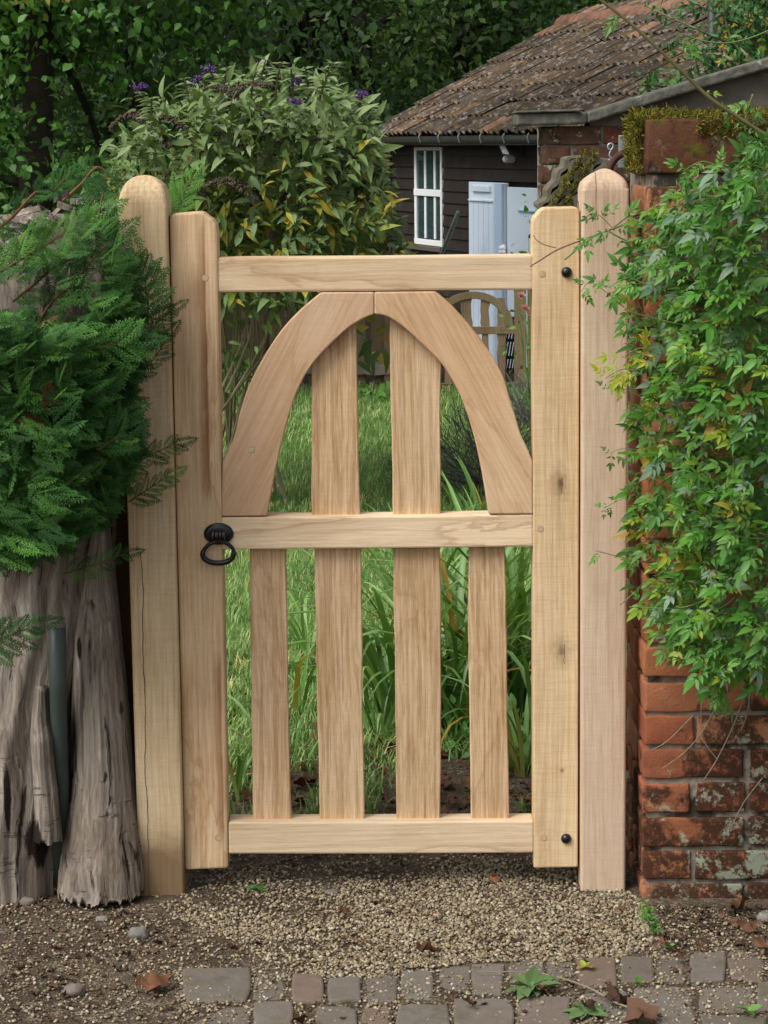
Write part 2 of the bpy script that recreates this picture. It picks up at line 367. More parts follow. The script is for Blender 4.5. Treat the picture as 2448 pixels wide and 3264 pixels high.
def brickm(name, cols, dirt, moss=.0, lich=.2, lowdirt=True):
    m, t, bs, out = new_mat(name)
    r = nd(t, 'ShaderNodeObjectInfo').outputs['Random']; v = coords(t)
    w = nd(t, 'ShaderNodeNewGeometry').outputs['Position']
    col = ramp(t, r, [(i/(len(cols)-1), lin(c)) for i, c in enumerate(cols)])
    n = noi(t, v, 26, 6, .65); col = mix(t, .75, col, mix(t, n, (.45, .42, .4, 1), (1.5, 1.45, 1.4, 1)), 'MULTIPLY')
    pit = noi(t, v, 190, 4, .7)
    col = mix(t, .5, col, mix(t, pit, (.45, .45, .45, 1), (1.45, 1.45, 1.45, 1)), 'MULTIPLY')
    z = nd(t, 'ShaderNodeSeparateXYZ', {0: w}).outputs
    sm = noi(t, w, 8.5, 6, .68, .3)
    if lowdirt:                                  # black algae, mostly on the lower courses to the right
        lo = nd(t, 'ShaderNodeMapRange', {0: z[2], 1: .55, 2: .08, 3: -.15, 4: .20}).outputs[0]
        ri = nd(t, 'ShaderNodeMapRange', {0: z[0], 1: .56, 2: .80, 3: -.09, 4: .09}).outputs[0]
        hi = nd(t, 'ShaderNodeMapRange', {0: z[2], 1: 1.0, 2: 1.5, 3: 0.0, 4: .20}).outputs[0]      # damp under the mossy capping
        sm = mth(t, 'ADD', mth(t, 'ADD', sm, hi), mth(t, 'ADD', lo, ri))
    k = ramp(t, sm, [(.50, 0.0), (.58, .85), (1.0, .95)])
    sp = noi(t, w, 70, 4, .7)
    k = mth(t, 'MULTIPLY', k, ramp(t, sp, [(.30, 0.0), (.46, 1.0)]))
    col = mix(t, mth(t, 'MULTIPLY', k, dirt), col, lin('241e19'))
    ms = ramp(t, noi(t, w, 13, 5, .6), [(.54, 0.0), (.66, 1.0)])
    col = mix(t, mth(t, 'MULTIPLY', ms, moss), col, lin('5a5a1c'))
    lo2 = nd(t, 'ShaderNodeMapRange', {0: z[2], 1: .30, 2: .12, 3: 0.0, 4: .10 if lowdirt else 0.0}).outputs[0]
    li = ramp(t, mth(t, 'ADD', mth(t, 'ADD', lo2, nd(t, 'ShaderNodeMapRange', {0: z[0], 1: .55, 2: .85, 3: -.08, 4: 0.0}).outputs[0]) if lowdirt else 0.0, mth(t, 'ADD', noi(t, mapv(t, w, loc=(3, 1, 5)), 16, 6, .75), mth(t, 'MULTIPLY', noi(t, w, 120, 3), .16))), [(.66, 0.0), (.72, 1.0)])
    col = mix(t, mth(t, 'MULTIPLY', li, lich), col, lin('a9b39c'))
    put(t, bs.inputs['Base Color'], col); bs.inputs['Roughness'].default_value = .92; bs.inputs['Specular IOR Level'].default_value = .15
    bump(t, bs, mth(t, 'ADD', n, mth(t, 'MULTIPLY', pit, .6)), .55, .006)
    return m
# ------------------------------------------------------------------ ground, paving, gravel
def gz(x, y):
    z = -.0002
    if y > 12: z -= min((y-12)*.12, .5)
    if y < 1.2: z += (.010*nz(x*2.2, y*2.2, 3.1)+.004*nz(x*9, y*9, .7))*(.2 if y < -.52 else 1.0)
    if y > 30: z += (y-30)*.28
    return z
def ground_material():
    m, t, bs, out = new_mat('soil')
    w = nd(t, 'ShaderNodeNewGeometry').outputs['Position']
    n1 = noi(t, w, 5, 6, .6); n2 = noi(t, w, 45, 5, .65); n3 = vor(t, w, 150)
    col = ramp(t, n1, [(.3, lin('3b322a')), (.5, lin('54483b')), (.7, lin('6a5e50'))])
    col = mix(t, .8, col, mix(t, n2, (.4, .38, .36, 1), (1.5, 1.5, 1.5, 1)), 'MULTIPLY')
    gr = ramp(t, nd(t, 'ShaderNodeTexVoronoi', {'Vector': w, 'Scale': 130.0}).outputs['Color'], [(.35, lin('40382f')), (.6, lin('75695a')), (.85, lin('a59a84'))])
    gm = ramp(t, noi(t, w, 9, 5, .7), [(.45, 0.0), (.62, .6)])
    col = mix(t, gm, col, gr)
    put(t, bs.inputs['Base Color'], col); bs.inputs['Roughness'].default_value = .95; bs.inputs['Specular IOR Level'].default_value = .15
    bump(t, bs, mth(t, 'ADD', n2, mth(t, 'MULTIPLY', n3, -1.0)), .7, .008)
    return m
xs = np.concatenate([np.linspace(-60, -8, 14), np.linspace(-7, -1.7, 12), np.linspace(-1.6, 1.6, 90), np.linspace(1.7, 7, 12), np.linspace(8, 60, 14)])
ys = np.concatenate([np.linspace(-12, -1.5, 12), np.linspace(-1.4, 2.0, 95), np.linspace(2.2, 12, 24), np.linspace(12.5, 30, 18), np.linspace(32, 75, 12)])
GV = [(x, y, gz(x, y)) for y in ys for x in xs]; nxg = len(xs)
GF = np.array([(j*nxg+i, j*nxg+i+1, (j+1)*nxg+i+1, (j+1)*nxg+i) for j in range(len(ys)-1) for i in range(nxg-1)])
tag(mesh('ground', GV, GF, ground_material(), smooth=True), None, None, kind='structure')

m_sett = None
def sett_material():
    m, t, bs, out = new_mat('sett_clay')
    r = nd(t, 'ShaderNodeObjectInfo').outputs['Random']; v = coords(t)
    col = ramp(t, r, [(0, lin('68625b')), (.3, lin('726b63')), (.6, lin('645c55')), (.8, lin('716c66')), (.94, lin('725c4e')), (1, lin('7a756d'))])
    n = noi(t, v, 22, 6, .65); col = mix(t, .7, col, mix(t, n, (.5, .48, .46, 1), (1.45, 1.45, 1.45, 1)), 'MULTIPLY')
    p = noi(t, v, 260, 3, .7); col = mix(t, .5, col, mix(t, p, (.5, .5, .5, 1), (1.5, 1.5, 1.5, 1)), 'MULTIPLY')
    wsp = ramp(t, noi(t, v, 60, 5, .8), [(.66, 0.0), (.71, 1.0)]); col = mix(t, mth(t, 'MULTIPLY', wsp, .45), col, lin('b9b2a6')); grit = ramp(t, noi(t, nd(t, 'ShaderNodeNewGeometry').outputs['Position'], 13, 6, .75), [(.48, 0.0), (.62, 1.0)]); col = mix(t, mth(t, 'MULTIPLY', grit, .7), col, mix(t, p, lin('4a4036'), lin('857a68')))
    mo = ramp(t, noi(t, mapv(t, v, loc=(5, 2, 8)), 9, 5, .7), [(.56, 0.0), (.68, 1.0)]); col = mix(t, mth(t, 'MULTIPLY', mo, .5), col, lin('4e4d2c'))
    put(t, bs.inputs['Base Color'], col); bs.inputs['Roughness'].default_value = .85; bs.inputs['Specular IOR Level'].default_value = .25
    bump(t, bs, mth(t, 'ADD', n, mth(t, 'MULTIPLY', p, .4)), .6, .005)
    return m
m_sett = sett_material()
paving = bpy.data.objects.new('paving', None); paving.location = (.2, -.75, 0); link(paving); tag(paving, None, None, kind='structure')
SETTS = [(583, 3098, 800, 3200), (806, 3096, 911, 3190), (930, 3118, 1036, 3201), (1043, 3124, 1154, 3203), (1167, 3097, 1268, 3203), (1279, 3092, 1381, 3193), (1394, 3082, 1499, 3184), (1507, 3077, 1607, 3172), (1617, 3068, 1732, 3146), (1742, 3063, 1832, 3152), (1840, 3060, 1968, 3146), (1975, 3055, 2080, 3135), (2088, 3040, 2187, 3132), (2195, 3030, 2312, 3137), (2320, 3022, 2432, 3127), (2440, 3016, 2580, 3122),
 (598, 3208, 800, 3300), (808, 3200, 935, 3300), (1008, 3215, 1140, 3320), (1150, 3212, 1250, 3320), (1260, 3208, 1436, 3300), (1446, 3194, 1636, 3300), (1646, 3182, 1822, 3300), (1830, 3160, 2008, 3300), (2018, 3148, 2212, 3290), (2222, 3148, 2402, 3232), (2412, 3138, 2580, 3228), (2236, 3240, 2450, 3340), (2460, 3236, 2620, 3340)]
rs = random.Random(4)
for (x0, y0, x1, y1) in SETTS:
    j = lambda: rs.uniform(-5, 5)
    q = [gnd(x0+j(), y0+j()), gnd(x1+j(), y0+j()), gnd(x1+j(), y1+j()), gnd(x0+j(), y1+j())]
    cen = sum(q, Vector())/4; top = .0045+rs.uniform(-.004, .004)
    pts = []
    for i in range(4):
        a, b = q[i], q[(i+1) % 4]
        for k in range(3):
            p = a.lerp(b, k/3.0); p = p.lerp(cen, rs.uniform(-.05, .07) if k else rs.uniform(-.02, .10)); pts.append(p)
    tilt = Vector((rs.uniform(-.03, .03), rs.uniform(-.03, .03), 0))
    pts = [Vector((p.x, p.y, top+(p-cen).dot(tilt))) for p in pts]
    bm = prism(pts, .07, .005, 2, vec=(0, 0, -1))
    bm_obj('sett', bm, m_sett, paving, smooth=False)

# pebbles
def stone_t(seed, flat=.65):
    r = np.random.default_rng(seed); v, t = icosa(); v = v*(1+r.normal(size=(12, 1))*.16); v[:, 2] *= flat; v[:, 1] *= .8; return v, t
m_peb = leafm('pebble', [(0, '7d7058'), (.15, 'ab9e84'), (.3, '948260'), (.42, '574e44'), (.55, 'a89c82'), (.66, '786850'), (.78, 'c4baa6'), (.87, '6a5c4b'), (.94, '8f745c'), (1, '4a4138')], trans=0, rough=.75, spec=.3)
stones = [stone_t(i) for i in range(6)]
rg = np.random.default_rng(11)
def gpts(poly, n):
    P = sample_poly([tuple(gnd(x, y))[:2] for x, y in poly], n, rg)
    return np.array([(x, y, gz(x, y)) for x, y in P])
A1 = gpts([(430, 2840), (600, 2775), (1000, 2755), (1500, 2735), (1850, 2745), (2060, 2885), (2130, 2985), (1960, 3062), (1500, 3080), (1150, 3125), (930, 3112), (770, 3010), (560, 2925)], 20500)
d = np.array([nz(p[0]*6, p[1]*6, 1.7) for p in A1]); far = np.clip((A1[:, 1]+.02)/.25, 0, 1); left = np.clip((-.12-A1[:, 0])/.35, 0, 1)
A1 = A1[rg.random(len(A1)) < np.clip(1.0+d*.9-far*.75-left*.55, .1, 1)]
A2 = gpts([(0, 2860), (430, 2890), (800, 3000), (930, 3110), (600, 3264), (0, 3264)], 2600)
A3 = gpts([(2050, 2885), (2448, 2905), (2448, 3020), (1980, 3062)], 1000)
A4 = gpts([(560, 3090), (1150, 3120), (2448, 3020), (2448, 3290), (560, 3290)], 3400)
A5 = gpts([(640, 2600), (1840, 2600), (1840, 2760), (640, 2790)], 1600)
for nm, P, s0, s1, lab in (('gravel', A1, .0020, .0054, 'pale cream and brown pea gravel spread under the gate'), ('loose_gravel', np.concatenate([A2, A3, A4, A5]), .0015, .005, 'sparse small stones strewn over soil and paving')):
    n = len(P); S = (s0+(s1-s0)*rg.random(n)**1.6)[:, None]*(.8+.5*rg.random((n, 3)))
    ang = rg.random(n)*6.283; D = np.stack([np.cos(ang), np.sin(ang), rg.normal(size=n)*.25], 1); U = np.stack([rg.normal(size=n)*.25, rg.normal(size=n)*.25, np.ones(n)], 1)
    P = P.copy(); P[:, 2] += S[:, 2]*.35+rg.random(n)*.003
    tag(scatter(nm, stones, frames(D, U), P, S, rg.random(n), m_peb, smooth=False), lab, 'gravel', kind='stuff')

# ------------------------------------------------------------------ oak of gate and posts
C_L, C_M, C_D = lin('d3b48c'), lin('be9a6f'), lin('99744c')
G0 = at(1200, 2835, 0); G0.z = 0
def gx(px, py): p = at(px, py, 0); return (p.x-G0.x, p.z-G0.z)
K1 = gx(1785, 1540); K2 = gx(1790, 2075); K3 = gx(1791, 2455)
S1 = gx(642, 700); S1b = gx(652, 1575); S2 = gx(700, 2090); S2b = gx(700, 2680); S3 = gx(600, 860); S3b = gx(600, 1010)
oak_stile_l = oak('oak_stile_sap', lin('cdb08a'), lin('bb9a72'), lin('98744e'), stain=.42, saw=.2, streaks=((S1[0]+.004, S1b[1], S1[1], .022, .004, .022, .9), (S2[0], S2b[1], S2[1], .02, .004, .02, .8), (S3[0]+.02, S3b[1], S3[1], .05, .012, .04, .55)))
oak_stile_r = oak('oak_stile_knotty', lin('cdb28a'), lin('bd9d72'), lin('9c7a50'), stain=.2, saw=.5, knots=((K1[0], K1[1], .028, .05, .75), (K2[0], K2[1], .03, .05, .6), (K3[0], K3[1], .008, .009, .9)), cracks=((K1[0]+.004, K1[1]-.022, K1[1]+.012, .0008, .06), (K2[0]+.008, K2[1]-.03, K2[1]+.015, .0007, .06)))
oak_rail = oak('oak_rail', lin('d6bd99'), lin('c6a982'), lin('a6855e'), ang=math.pi/2, stain=.45, saw=.1, grain=.85)
oak_slat = oak('oak_slat_rough', lin('cfb18b'), lin('b8966c'), lin('906a44'), stain=.3, saw=.25, grain=1.1, patch=.65)
oak_arch_l = oak('oak_arch_brace', lin('cbaa88'), lin('bd9872'), lin('a27d58'), ang=-.5, stain=.3, saw=.3, grain=.65)
oak_arch_r = oak('oak_arch_brace_fair', lin('ceae8a'), lin('c09b72'), lin('a27d58'), ang=.5, stain=.3, saw=.3, grain=.65)
oak_peg = plain('oak_peg', 'c4aa88', .8, var=.2, scale=60); peg_gap = plain('peg_gap', '977a5a', .9)
iron = plain('black_iron', (.006, .006, .007, 1), .32, var=.2, scale=60, bumpy=.15, spec=.5)

gate = thing('garden_gate', G0, 'new oak garden gate with pointed arch and upright slats', 'gate')
def T(L, Y): return [at(x, y, Y) for x, y in L]
YS = .028
def gp(name, L, depth, mat, Y=0.0, bevel=.004, seg=2): return bm_obj(name, prism(T(L, Y), depth, bevel, seg), mat, gate)
gp('stile', [(590, 2774), (728, 2768), (708, 1640), (693, 745), (690, 717), (678, 701), (648, 678), (637, 675), (556, 680), (543, 687), (540, 702)], .068, oak_stile_l, bevel=.005)
gp('stile', [(1701, 2768), (1842, 2765), (1845, 1700), (1848, 690), (1846, 667), (1837, 660), (1738, 662), (1726, 666), (1702, 692), (1697, 706), (1699, 1640)], .068, oak_stile_r, bevel=.005)
gp('top_rail', [(692.5, 933), (950, 931), (1300, 927), (1698.5, 924.5), (1698, 812), (1200, 818), (692.5, 821)], .062, oak_rail, Y=.004, bevel=.005)
gp('middle_rail', [(707, 1752), (1200, 1748), (1699.5, 1743), (1699.5, 1639.5), (1200, 1646), (706, 1648)], .066, oak_rail, Y=.003, bevel=.004)
gp('bottom_rail', [(728.5, 2722), (1200, 2722), (1701, 2719), (1701, 2617.5), (1200, 2620), (727.5, 2621)], .066, oak_rail, Y=.003, bevel=.004)
ARC_L = [(706.5, 1646), (850, 1645), (860, 1595), (875, 1515), (897, 1414), (925, 1313), (954, 1233), (991, 1168), (1041, 1110), (1106, 1049), (1150, 1020), (1192.3, 1001), (1192.3, 931), (1023, 932), (962, 984), (904, 1045), (853, 1118), (810, 1194), (781, 1262), (763, 1320), (748, 1385), (730, 1429), (709, 1472)]
ARC_R = [(1193.5, 1001), (1237, 1010), (1294, 1049), (1352, 1103), (1403, 1154), (1446, 1219), (1482, 1298), (1511, 1392), (1533, 1487), (1548, 1573), (1558, 1639), (1698.5, 1638.5), (1698, 1472), (1681, 1429), (1660, 1385), (1645, 1335), (1627, 1277), (1605, 1204), (1569, 1136), (1526, 1074), (1482, 1020), (1432, 966), (1388, 929), (1193.5, 931)]
def smooth_outline(L, keep):
    out = []; n = len(L)
    i = 0
    segs = []; cur = [L[0]]
    for k in range(1, n):
        cur.append(L[k])
        if k in keep: segs.append(cur); cur = [L[k]]
    segs.append(cur+[L[0]])
    for s in segs:
        if len(s) > 2:
            P = catmull([(x, y, 0) for x, y in s], 6); out += [(p.x, p.y) for p in P[:-1]]
        else: out.append(s[0])
    return out
gp('arch_brace', smooth_outline(ARC_L, (1, 11, 12, 13, 22)), .052, oak_arch_l, Y=.0015, bevel=.003)
gp('arch_brace', smooth_outline(ARC_R, (10, 11, 12, 22, 23)), .052, oak_arch_r, Y=.0015, bevel=.003)
def slat(Lp, Rp, name='slat'):
    # long riven edges: densify and roughen
    def dens(P, sd):
        out = []
        for (x0, y0), (x1, y1) in zip(P[:-1], P[1:]):
            n = max(2, int(abs(y1-y0)/45))
            for k in range(n):
                t = k/n; y = y0+(y1-y0)*t; out.append((x0+(x1-x0)*t+2.6*nz(sd, y*.006, 0)+1.3*nz(sd, y*.03, 5), y))
        out.append(P[-1]); return out
    a = dens(Lp, Lp[0][0]*.37); b = dens(Rp, Rp[0][0]*.21)
    bm = prism(T(a+b[::-1], YS), .02, .0022, 1)
    return bm_obj(name, bm, oak_slat, gate)
slat([(992, 1135), (993, 1240), (993, 1450), (994, 1652)], [(1134, 990), (1137, 1150), (1141, 1290), (1142, 1430), (1148, 1652)])
slat([(1242, 980), (1243, 1080), (1246, 1285), (1251, 1500), (1253, 1652)], [(1407, 1120), (1405, 1200), (1403, 1430), (1404, 1652)])
slat([(795, 1740), (799, 2034), (802, 2323), (808, 2632)], [(911, 1740), (916, 2034), (920, 2323), (928, 2632)])
slat([(1000, 1740), (1007, 1960), (1011, 2250), (1020, 2632)], [(1151, 1740), (1155, 1960), (1155, 2250), (1162, 2632)])
slat([(1254, 1740), (1256, 1960), (1260, 2215), (1264, 2632)], [(1401, 1740), (1406, 1960), (1406, 2250), (1404, 2632)])
slat([(1495, 1740), (1492, 1960), (1497, 2250), (1502, 2632)], [(1610, 1740), (1615, 2034), (1618, 2323), (1624, 2632)])
for px, py in ((654, 886), (696, 2671), (1729, 874), (1723, 1686), (1734, 2671), (802, 1434)):
    p = at(px, py, 0); V, Fc = lathe(p, (0, -1, 0), [(.0066, -.01), (.0066, .0004 if px != 802 else -.0009), (.0060, .0007 if px != 802 else -.0006)], 14)
    o = mesh('peg', V, Fc, oak_peg, gate); mesh('peg_joint', *lathe(p, (0, -1, 0), [(.0074, -.005), (.0074, .0002 if px != 802 else -.0012)], 14), peg_gap, o)
for px, py in ((1806, 868), (1804.5, 2673)):
    p = at(px, py, 0); V, Fc = lathe(p, (0, -1, 0), [(.0116, -.002), (.0116, .0015), (.0108, .0045), (.0085, .0075), (.005, .0095), (.0012, .0102)], 22)
    mesh('bolt', V, Fc, iron, gate, smooth=True)
# ring latch handle
p = at(697, 1701, 0)
V, Fc = lathe(p, (0, -1, 0), [(.0325, .0), (.0325, .002), (.031, .0042), (.024, .0062), (.016, .0072), (.015, .009), (.004, .0105)], 36, 1.0, .74)
h = mesh('latch_handle', V, Fc, iron, gate, smooth=True)
c = at(697, 1708, -.014)
parts = []
for k, (x0, x1, r) in enumerate(((-.0155, -.0085, .0125), (-.0082, -.0002, .0118), (.0, .007, .0118), (.0073, .0145, .0125))):
    parts.append(lathe(c+Vector((x0, 0, 0)), (1, 0, 0), [(r*.8, 0), (r, .001), (r, x1-x0-.001), (r*.8, x1-x0)], 18, 1, 1))
parts.append(lathe(c+Vector((0, .014, .002)), (0, -1, 0), [(.017, 0), (.0165, .004), (.013, .009), (.010, .012)], 20))
V, Fc = join(parts); mesh('knuckle', V, Fc, iron, h, smooth=False)
RP = [(664, 1737), (650, 1753), (646, 1768), (653, 1782), (672, 1792), (696, 1795), (722, 1791), (739, 1780), (745, 1763), (741, 1748), (728, 1735), (716, 1729), (697, 1722), (678, 1730)]
P = [at(x, y, -.016) for x, y in RP]; P = catmull(P+[P[0]], 4)[:-1]
R = [.0044 if p.z > at(697, 1760, -.016).z else .0060 for p in P]
R = [(.5*R[i]+.25*R[i-1]+.25*R[(i+1) % len(R)]) for i in range(len(R))]
V, Fc = tube(P, R, 12, True); mesh('ring', V, Fc, iron, h, smooth=True)

# posts: lofted rounded squares, domed or hipped top
def rsq(cx, cy, hx, hy, r, z, n=4):
    out = []
    for k, (sx, sy) in enumerate(((1, -1), (1, 1), (-1, 1), (-1, -1))):
        for i in range(n):
            a = math.pi/2*(k-1)+math.pi/2*i/(n-1)
            out.append((cx+sx*(hx-r)+r*math.cos(a), cy+sy*(hy-r)+r*math.sin(a), z))
    return out
def post(name, label, botL, botR, topL, topR, cap, mat, Y, depth=.105, z0=-.12):
    bl, br, tl, tr = at(*botL, Y), at(*botR, Y), at(*topL, Y), at(*topR, Y)
    base = ((bl+br)/2); base.y += depth/2; base.z = 0
    o = thing(name, base, label, 'gate post')
    secs = []
    zt = tl.z
    for k in range(25):
        z = z0+(zt-z0)*k/24; f = (z-bl.z)/(tl.z-bl.z)
        xl = bl.x+(tl.x-bl.x)*f; xr = br.x+(tr.x-br.x)*f
        secs.append(((xl+xr)/2, (xr-xl)/2, z, 1.0))
    cx, hx = secs[-1][0], secs[-1][1]
    rings = [rsq(c, Y+depth/2, h_, depth/2, .007, z) for c, h_, z, s in secs]
    for s, dz, dx in cap: rings.append(rsq(cx+dx, Y+depth/2, hx*s, depth/2*s, max(.007*s, .012*s), zt+dz))
    n = len(rings[0]); V = [v for r_ in rings for v in r_]; Fc = []
    for i in range(len(rings)-1):
        for k in range(n): l = (k+1) % n; Fc.append((i*n+k, i*n+l, (i+1)*n+l, (i+1)*n+k))
    Fc.append(tuple((len(rings)-1)*n+k for k in range(n)))
    return o, mesh('post_shaft', V, Fc, mat, o, smooth=False)
crk = at(455, 2000, -.025)
pl_x = ((at(443, 2840, -.025)+at(588, 2838, -.025))/2).x
oak_post_l = oak('oak_post_sawn', lin('ccb48c'), lin('b89c74'), lin('977a54'), stain=.2, saw=.4, cracks=((crk.x-pl_x, -.2, .78, .0011, .03),), wet=.17)
pr_x = ((at(1851, 2840, -.02)+at(1993, 2840, -.02))/2).x
crk2 = at(1900, 640, -.02)
oak_post_r = oak('oak_post_pinkish', lin('c6af98'), lin('b69b85'), lin('987d68'), stain=.1, saw=.4, grain=.8, tone=(1.04, 1.02), bright=1.24, cracks=((crk2.x-pr_x, crk2.z-.035, crk2.z+.06, .0007, .006),))
dome = [(.995, .010, 0), (.96, .022, 0), (.90, .033, .0005), (.80, .044, .001), (.66, .053, .0), (.48, .060, 0), (.28, .0645, 0), (.1, .066, 0)]
hip = [(.99, .004, 0), (.965, .010, 0), (.92, .0165, .0), (.80, .0245, .001), (.60, .0325, .002), (.38, .0395, .003), (.2, .0437, .003), (.07, .0455, .003)]
pL, _ = post('gate_post', 'oak gate post with rounded dome top beside the conifer', (443, 2840), (588, 2838), (376, 660), (532, 664), dome, oak_post_l, -.025)
pR, _ = post('gate_post', 'pinkish oak gate post with hipped top against the brick pier', (1851, 2836), (1994, 2836), (1854, 608), (2006, 612), hip, oak_post_r, -.02)
m_strip = plain('dark_rubber', '4a4a4c', .7, var=.3, scale=40)
bm_obj('draught_strip', prism(T([(588, 2790), (594, 2790), (542, 690), (533, 690)], .02), .05, .001, 1), m_strip, pL)
m_dark = plain('gap_shade_dark', '2a211a', .9)
bm_obj('gap_shade_strip', prism(T([(1840, 2800), (1853, 2800), (1857, 640), (1845, 640)], .05), .02, .001, 1), m_dark, pR)  # added dark strip: its colour stands for the shade in the gap

# ------------------------------------------------------------------ brick pier on the right
PY = -.08
m_brick = brickm('old_red_brick', ['8f5a40', 'a06446', 'a86c4c', '835a45', '985a40', 'ae7c5c'], .98, .12, .6)
m_mortar = plain('lime_mortar', '8a7f71', .95, var=.5, scale=35, bumpy=.9, dist=.008, spots=('28231d', 8, .49, .92))
def brick_meshes(L, H, D, mat, n, seed, rough=.0025):
    out = []; r = random.Random(seed)
    for k in range(n):
        bm = bmesh.new(); bmesh.ops.create_cube(bm, size=1.0)
        bmesh.ops.scale(bm, vec=(L, D, H), verts=bm.verts[:])
        bmesh.ops.bevel(bm, geom=bm.edges[:], offset=.0045, segments=2, profile=.6, affect='EDGES')
        es = [e for e in bm.edges if e.calc_length() > .05]; bmesh.ops.subdivide_edges(bm, edges=es, cuts=3, use_grid_fill=True)
        s = r.uniform(0, 50)
        for v in bm.verts:
            q = v.co*28; v.co += Vector((nz(q.x+s, q.y, q.z), nz(q.x, q.y+s, q.z), nz(q.x, q.y, q.z+s)))*rough*1.8
            q = v.co*80; v.co += Vector((nz(q.x+s, q.y, q.z), nz(q.x, q.y+s, q.z), nz(q.x, q.y, q.z+s)))*rough*.5
        me = bpy.data.meshes.new('brick'); bm.to_mesh(me); bm.free(); me.materials.append(mat)
        me.polygons.foreach_set('use_smooth', np.ones(len(me.polygons), bool)); out.append(me)
    return out
BX = at(2048, 2860, PY).x; PT = at(2048, 382, PY).z
pier = thing('brick_pier', (BX+.3, PY+.15, 0), 'old red brick wall end with mossy top, hung with creeper', 'brick wall')
HB, LB, DB = .0655, .222, .105
stre = brick_meshes(LB, HB, DB, m_brick, 5, 1); head = brick_meshes(.105, HB, LB, m_brick, 4, 2)
I3 = np.eye(3)
bm_obj('mortar', box(BX+.009, 1.5, PY+.0095, PY+.45, -.1, PT-.106, .004), m_mortar, pier)
rb = random.Random(8)
pitch_z = .0762; z = -.035; k = 0
def jit(a=.006): return rx(rb.gauss(0, a)) @ ry(rb.gauss(0, a*.5)) @ rz(rb.gauss(0, a))
while z < PT-.16:
    x = BX; zc = z+HB/2; first = True
    while x < 1.25:
        if (k % 2 == 0):   # stretcher course, or now and then a header
            hd = (not first) and rb.random() < .25
        else: hd = first or rb.random() < .3
        w = .105 if hd else LB
        me = rb.choice(head if hd else stre); dd = (LB if hd else DB)
        inst('brick', me, (jit(), (x+w/2+rb.uniform(-.002, .002), PY+dd/2+rb.uniform(-.003, .004), zc+rb.uniform(-.002, .002))), pier)
        x += w+.011; first = False
    # the return face behind the post
    y = PY+(LB if k % 2 else DB)+.011
    while y < .40:
        hd = (k % 2 == 1)
        w = DB if hd else LB
        me = rb.choice(stre if hd else head)
        if y+w < .46:
            inst('brick', me, (jit(), (BX+(LB if hd else .105)/2+rb.uniform(-.003, .003), y+w/2, zc)), pier)
        y += w+.011
    z += pitch_z; k += 1
# brick-on-edge capping
capm = brick_meshes(.222, .112, .105, m_brick, 2, 3, .003)
m_cap = brickm('mossy_cap_brick', ['5c3f30', '64422f', '6a4a38'], .98, .95, .15, lowdirt=False)
for me in capm: me.materials[0] = m_cap
x = BX-.004; zc = PT-.056
m_cap2 = brickm('shaded_mossy_cap', ['3a2d24', '44352a', '33291f'], .95, .9, .1, lowdirt=False)  # dark brown base paints in the recess shade, along with real moss
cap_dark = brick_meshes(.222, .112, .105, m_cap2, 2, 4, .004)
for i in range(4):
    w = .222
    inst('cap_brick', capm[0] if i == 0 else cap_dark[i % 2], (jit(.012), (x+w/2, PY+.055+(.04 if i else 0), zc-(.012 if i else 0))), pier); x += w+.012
for i in range(2): inst('cap_brick', capm[i], (jit(.01), (BX+.105, PY+.055+.118*(i+1), zc-.004)), pier)
# moss cushion
def moss_t(r):
    v, t = icosa(); v = v*(1+r.normal(size=(12, 1))*.3); return v, t
m_moss = leafm('moss', [(0, '3d4016'), (.3, '66641f'), (.6, '837a33'), (.8, '55551c'), (.93, '8a7f4a'), (1, '2f3012')], trans=0, rough=.95, spec=.1)
rm = np.random.default_rng(5)
n = 11000; P = np.zeros((n, 3)); u = rm.random(n)
P[:, 0] = BX-.02+.42*rm.random(n); P[:, 1] = PY+.005+.30*rm.random(n); P[:, 2] = PT+.004
sd = u < .3
P[sd, 0] = BX-.008-.014*rm.random(sd.sum()); P[sd, 1] = PY+.06+.24*rm.random(sd.sum()); P[sd, 2] = PT-.11*rm.random(sd.sum())**1.5
hgt = np.array([.5+nz(p[0]*16, p[1]*16, 2) for p in P]); P[~sd, 2] += .022*hgt[~sd]*rm.random((~sd).sum())
fr = (u > .88); P[fr, 1] = PY-.003; P[fr, 0] = BX+.10+.3*rm.random(fr.sum()); P[fr, 2] = PT-.035*rm.random(fr.sum())
blades = [leaf_t(1, .22, 3, .3, .4) for _ in range(2)]
D = rm.normal(size=(n, 3))+np.array([-.15, -.5, .9]); U = rm.normal(size=(n, 3))
tag(scatter('moss', blades, frames(D, U), P, .006+.009*rm.random(n), rm.random(n), m_moss, pier), None, None, kind='stuff')
# ironmongery beside the cap: strap, eye hooks, hoop
galv = plain('galvanised_steel', 'a9b3bd', .45, .6, .15, 40); rust = plain('rusty_iron', '4a3226', .8, .2, .3, 50)
o = thing('metal_strap', at(1983, 500, .28), 'pale galvanised metal strap fixed beside the mossy brick', 'strap')
bm_obj('plate', prism(T([(1972, 535), (1995, 535), (1995, 431), (1972, 431)], .28), .004, .001, 1), galv, o)
mesh('screw', *lathe(at(1981, 438, .28), (0, -1, 0), [(.003, 0), (.003, .001), (.001, .002)], 10), iron, o)
hk = [(1955, 470), (1946, 478), (1938, 470), (1940, 460), (1950, 458), (1955, 466), (1946, 482), (1943, 495), (1950, 508), (1946, 514), (1940, 508)]
mesh_o = mesh('eye_hook', *tube(catmull([at(x, y, .24) for x, y in hk], 4), .0022, 7), galv, origin=at(1946, 490, .24), smooth=True); tag(mesh_o, 'twisted galvanised eye hook behind the hipped post', 'hook')
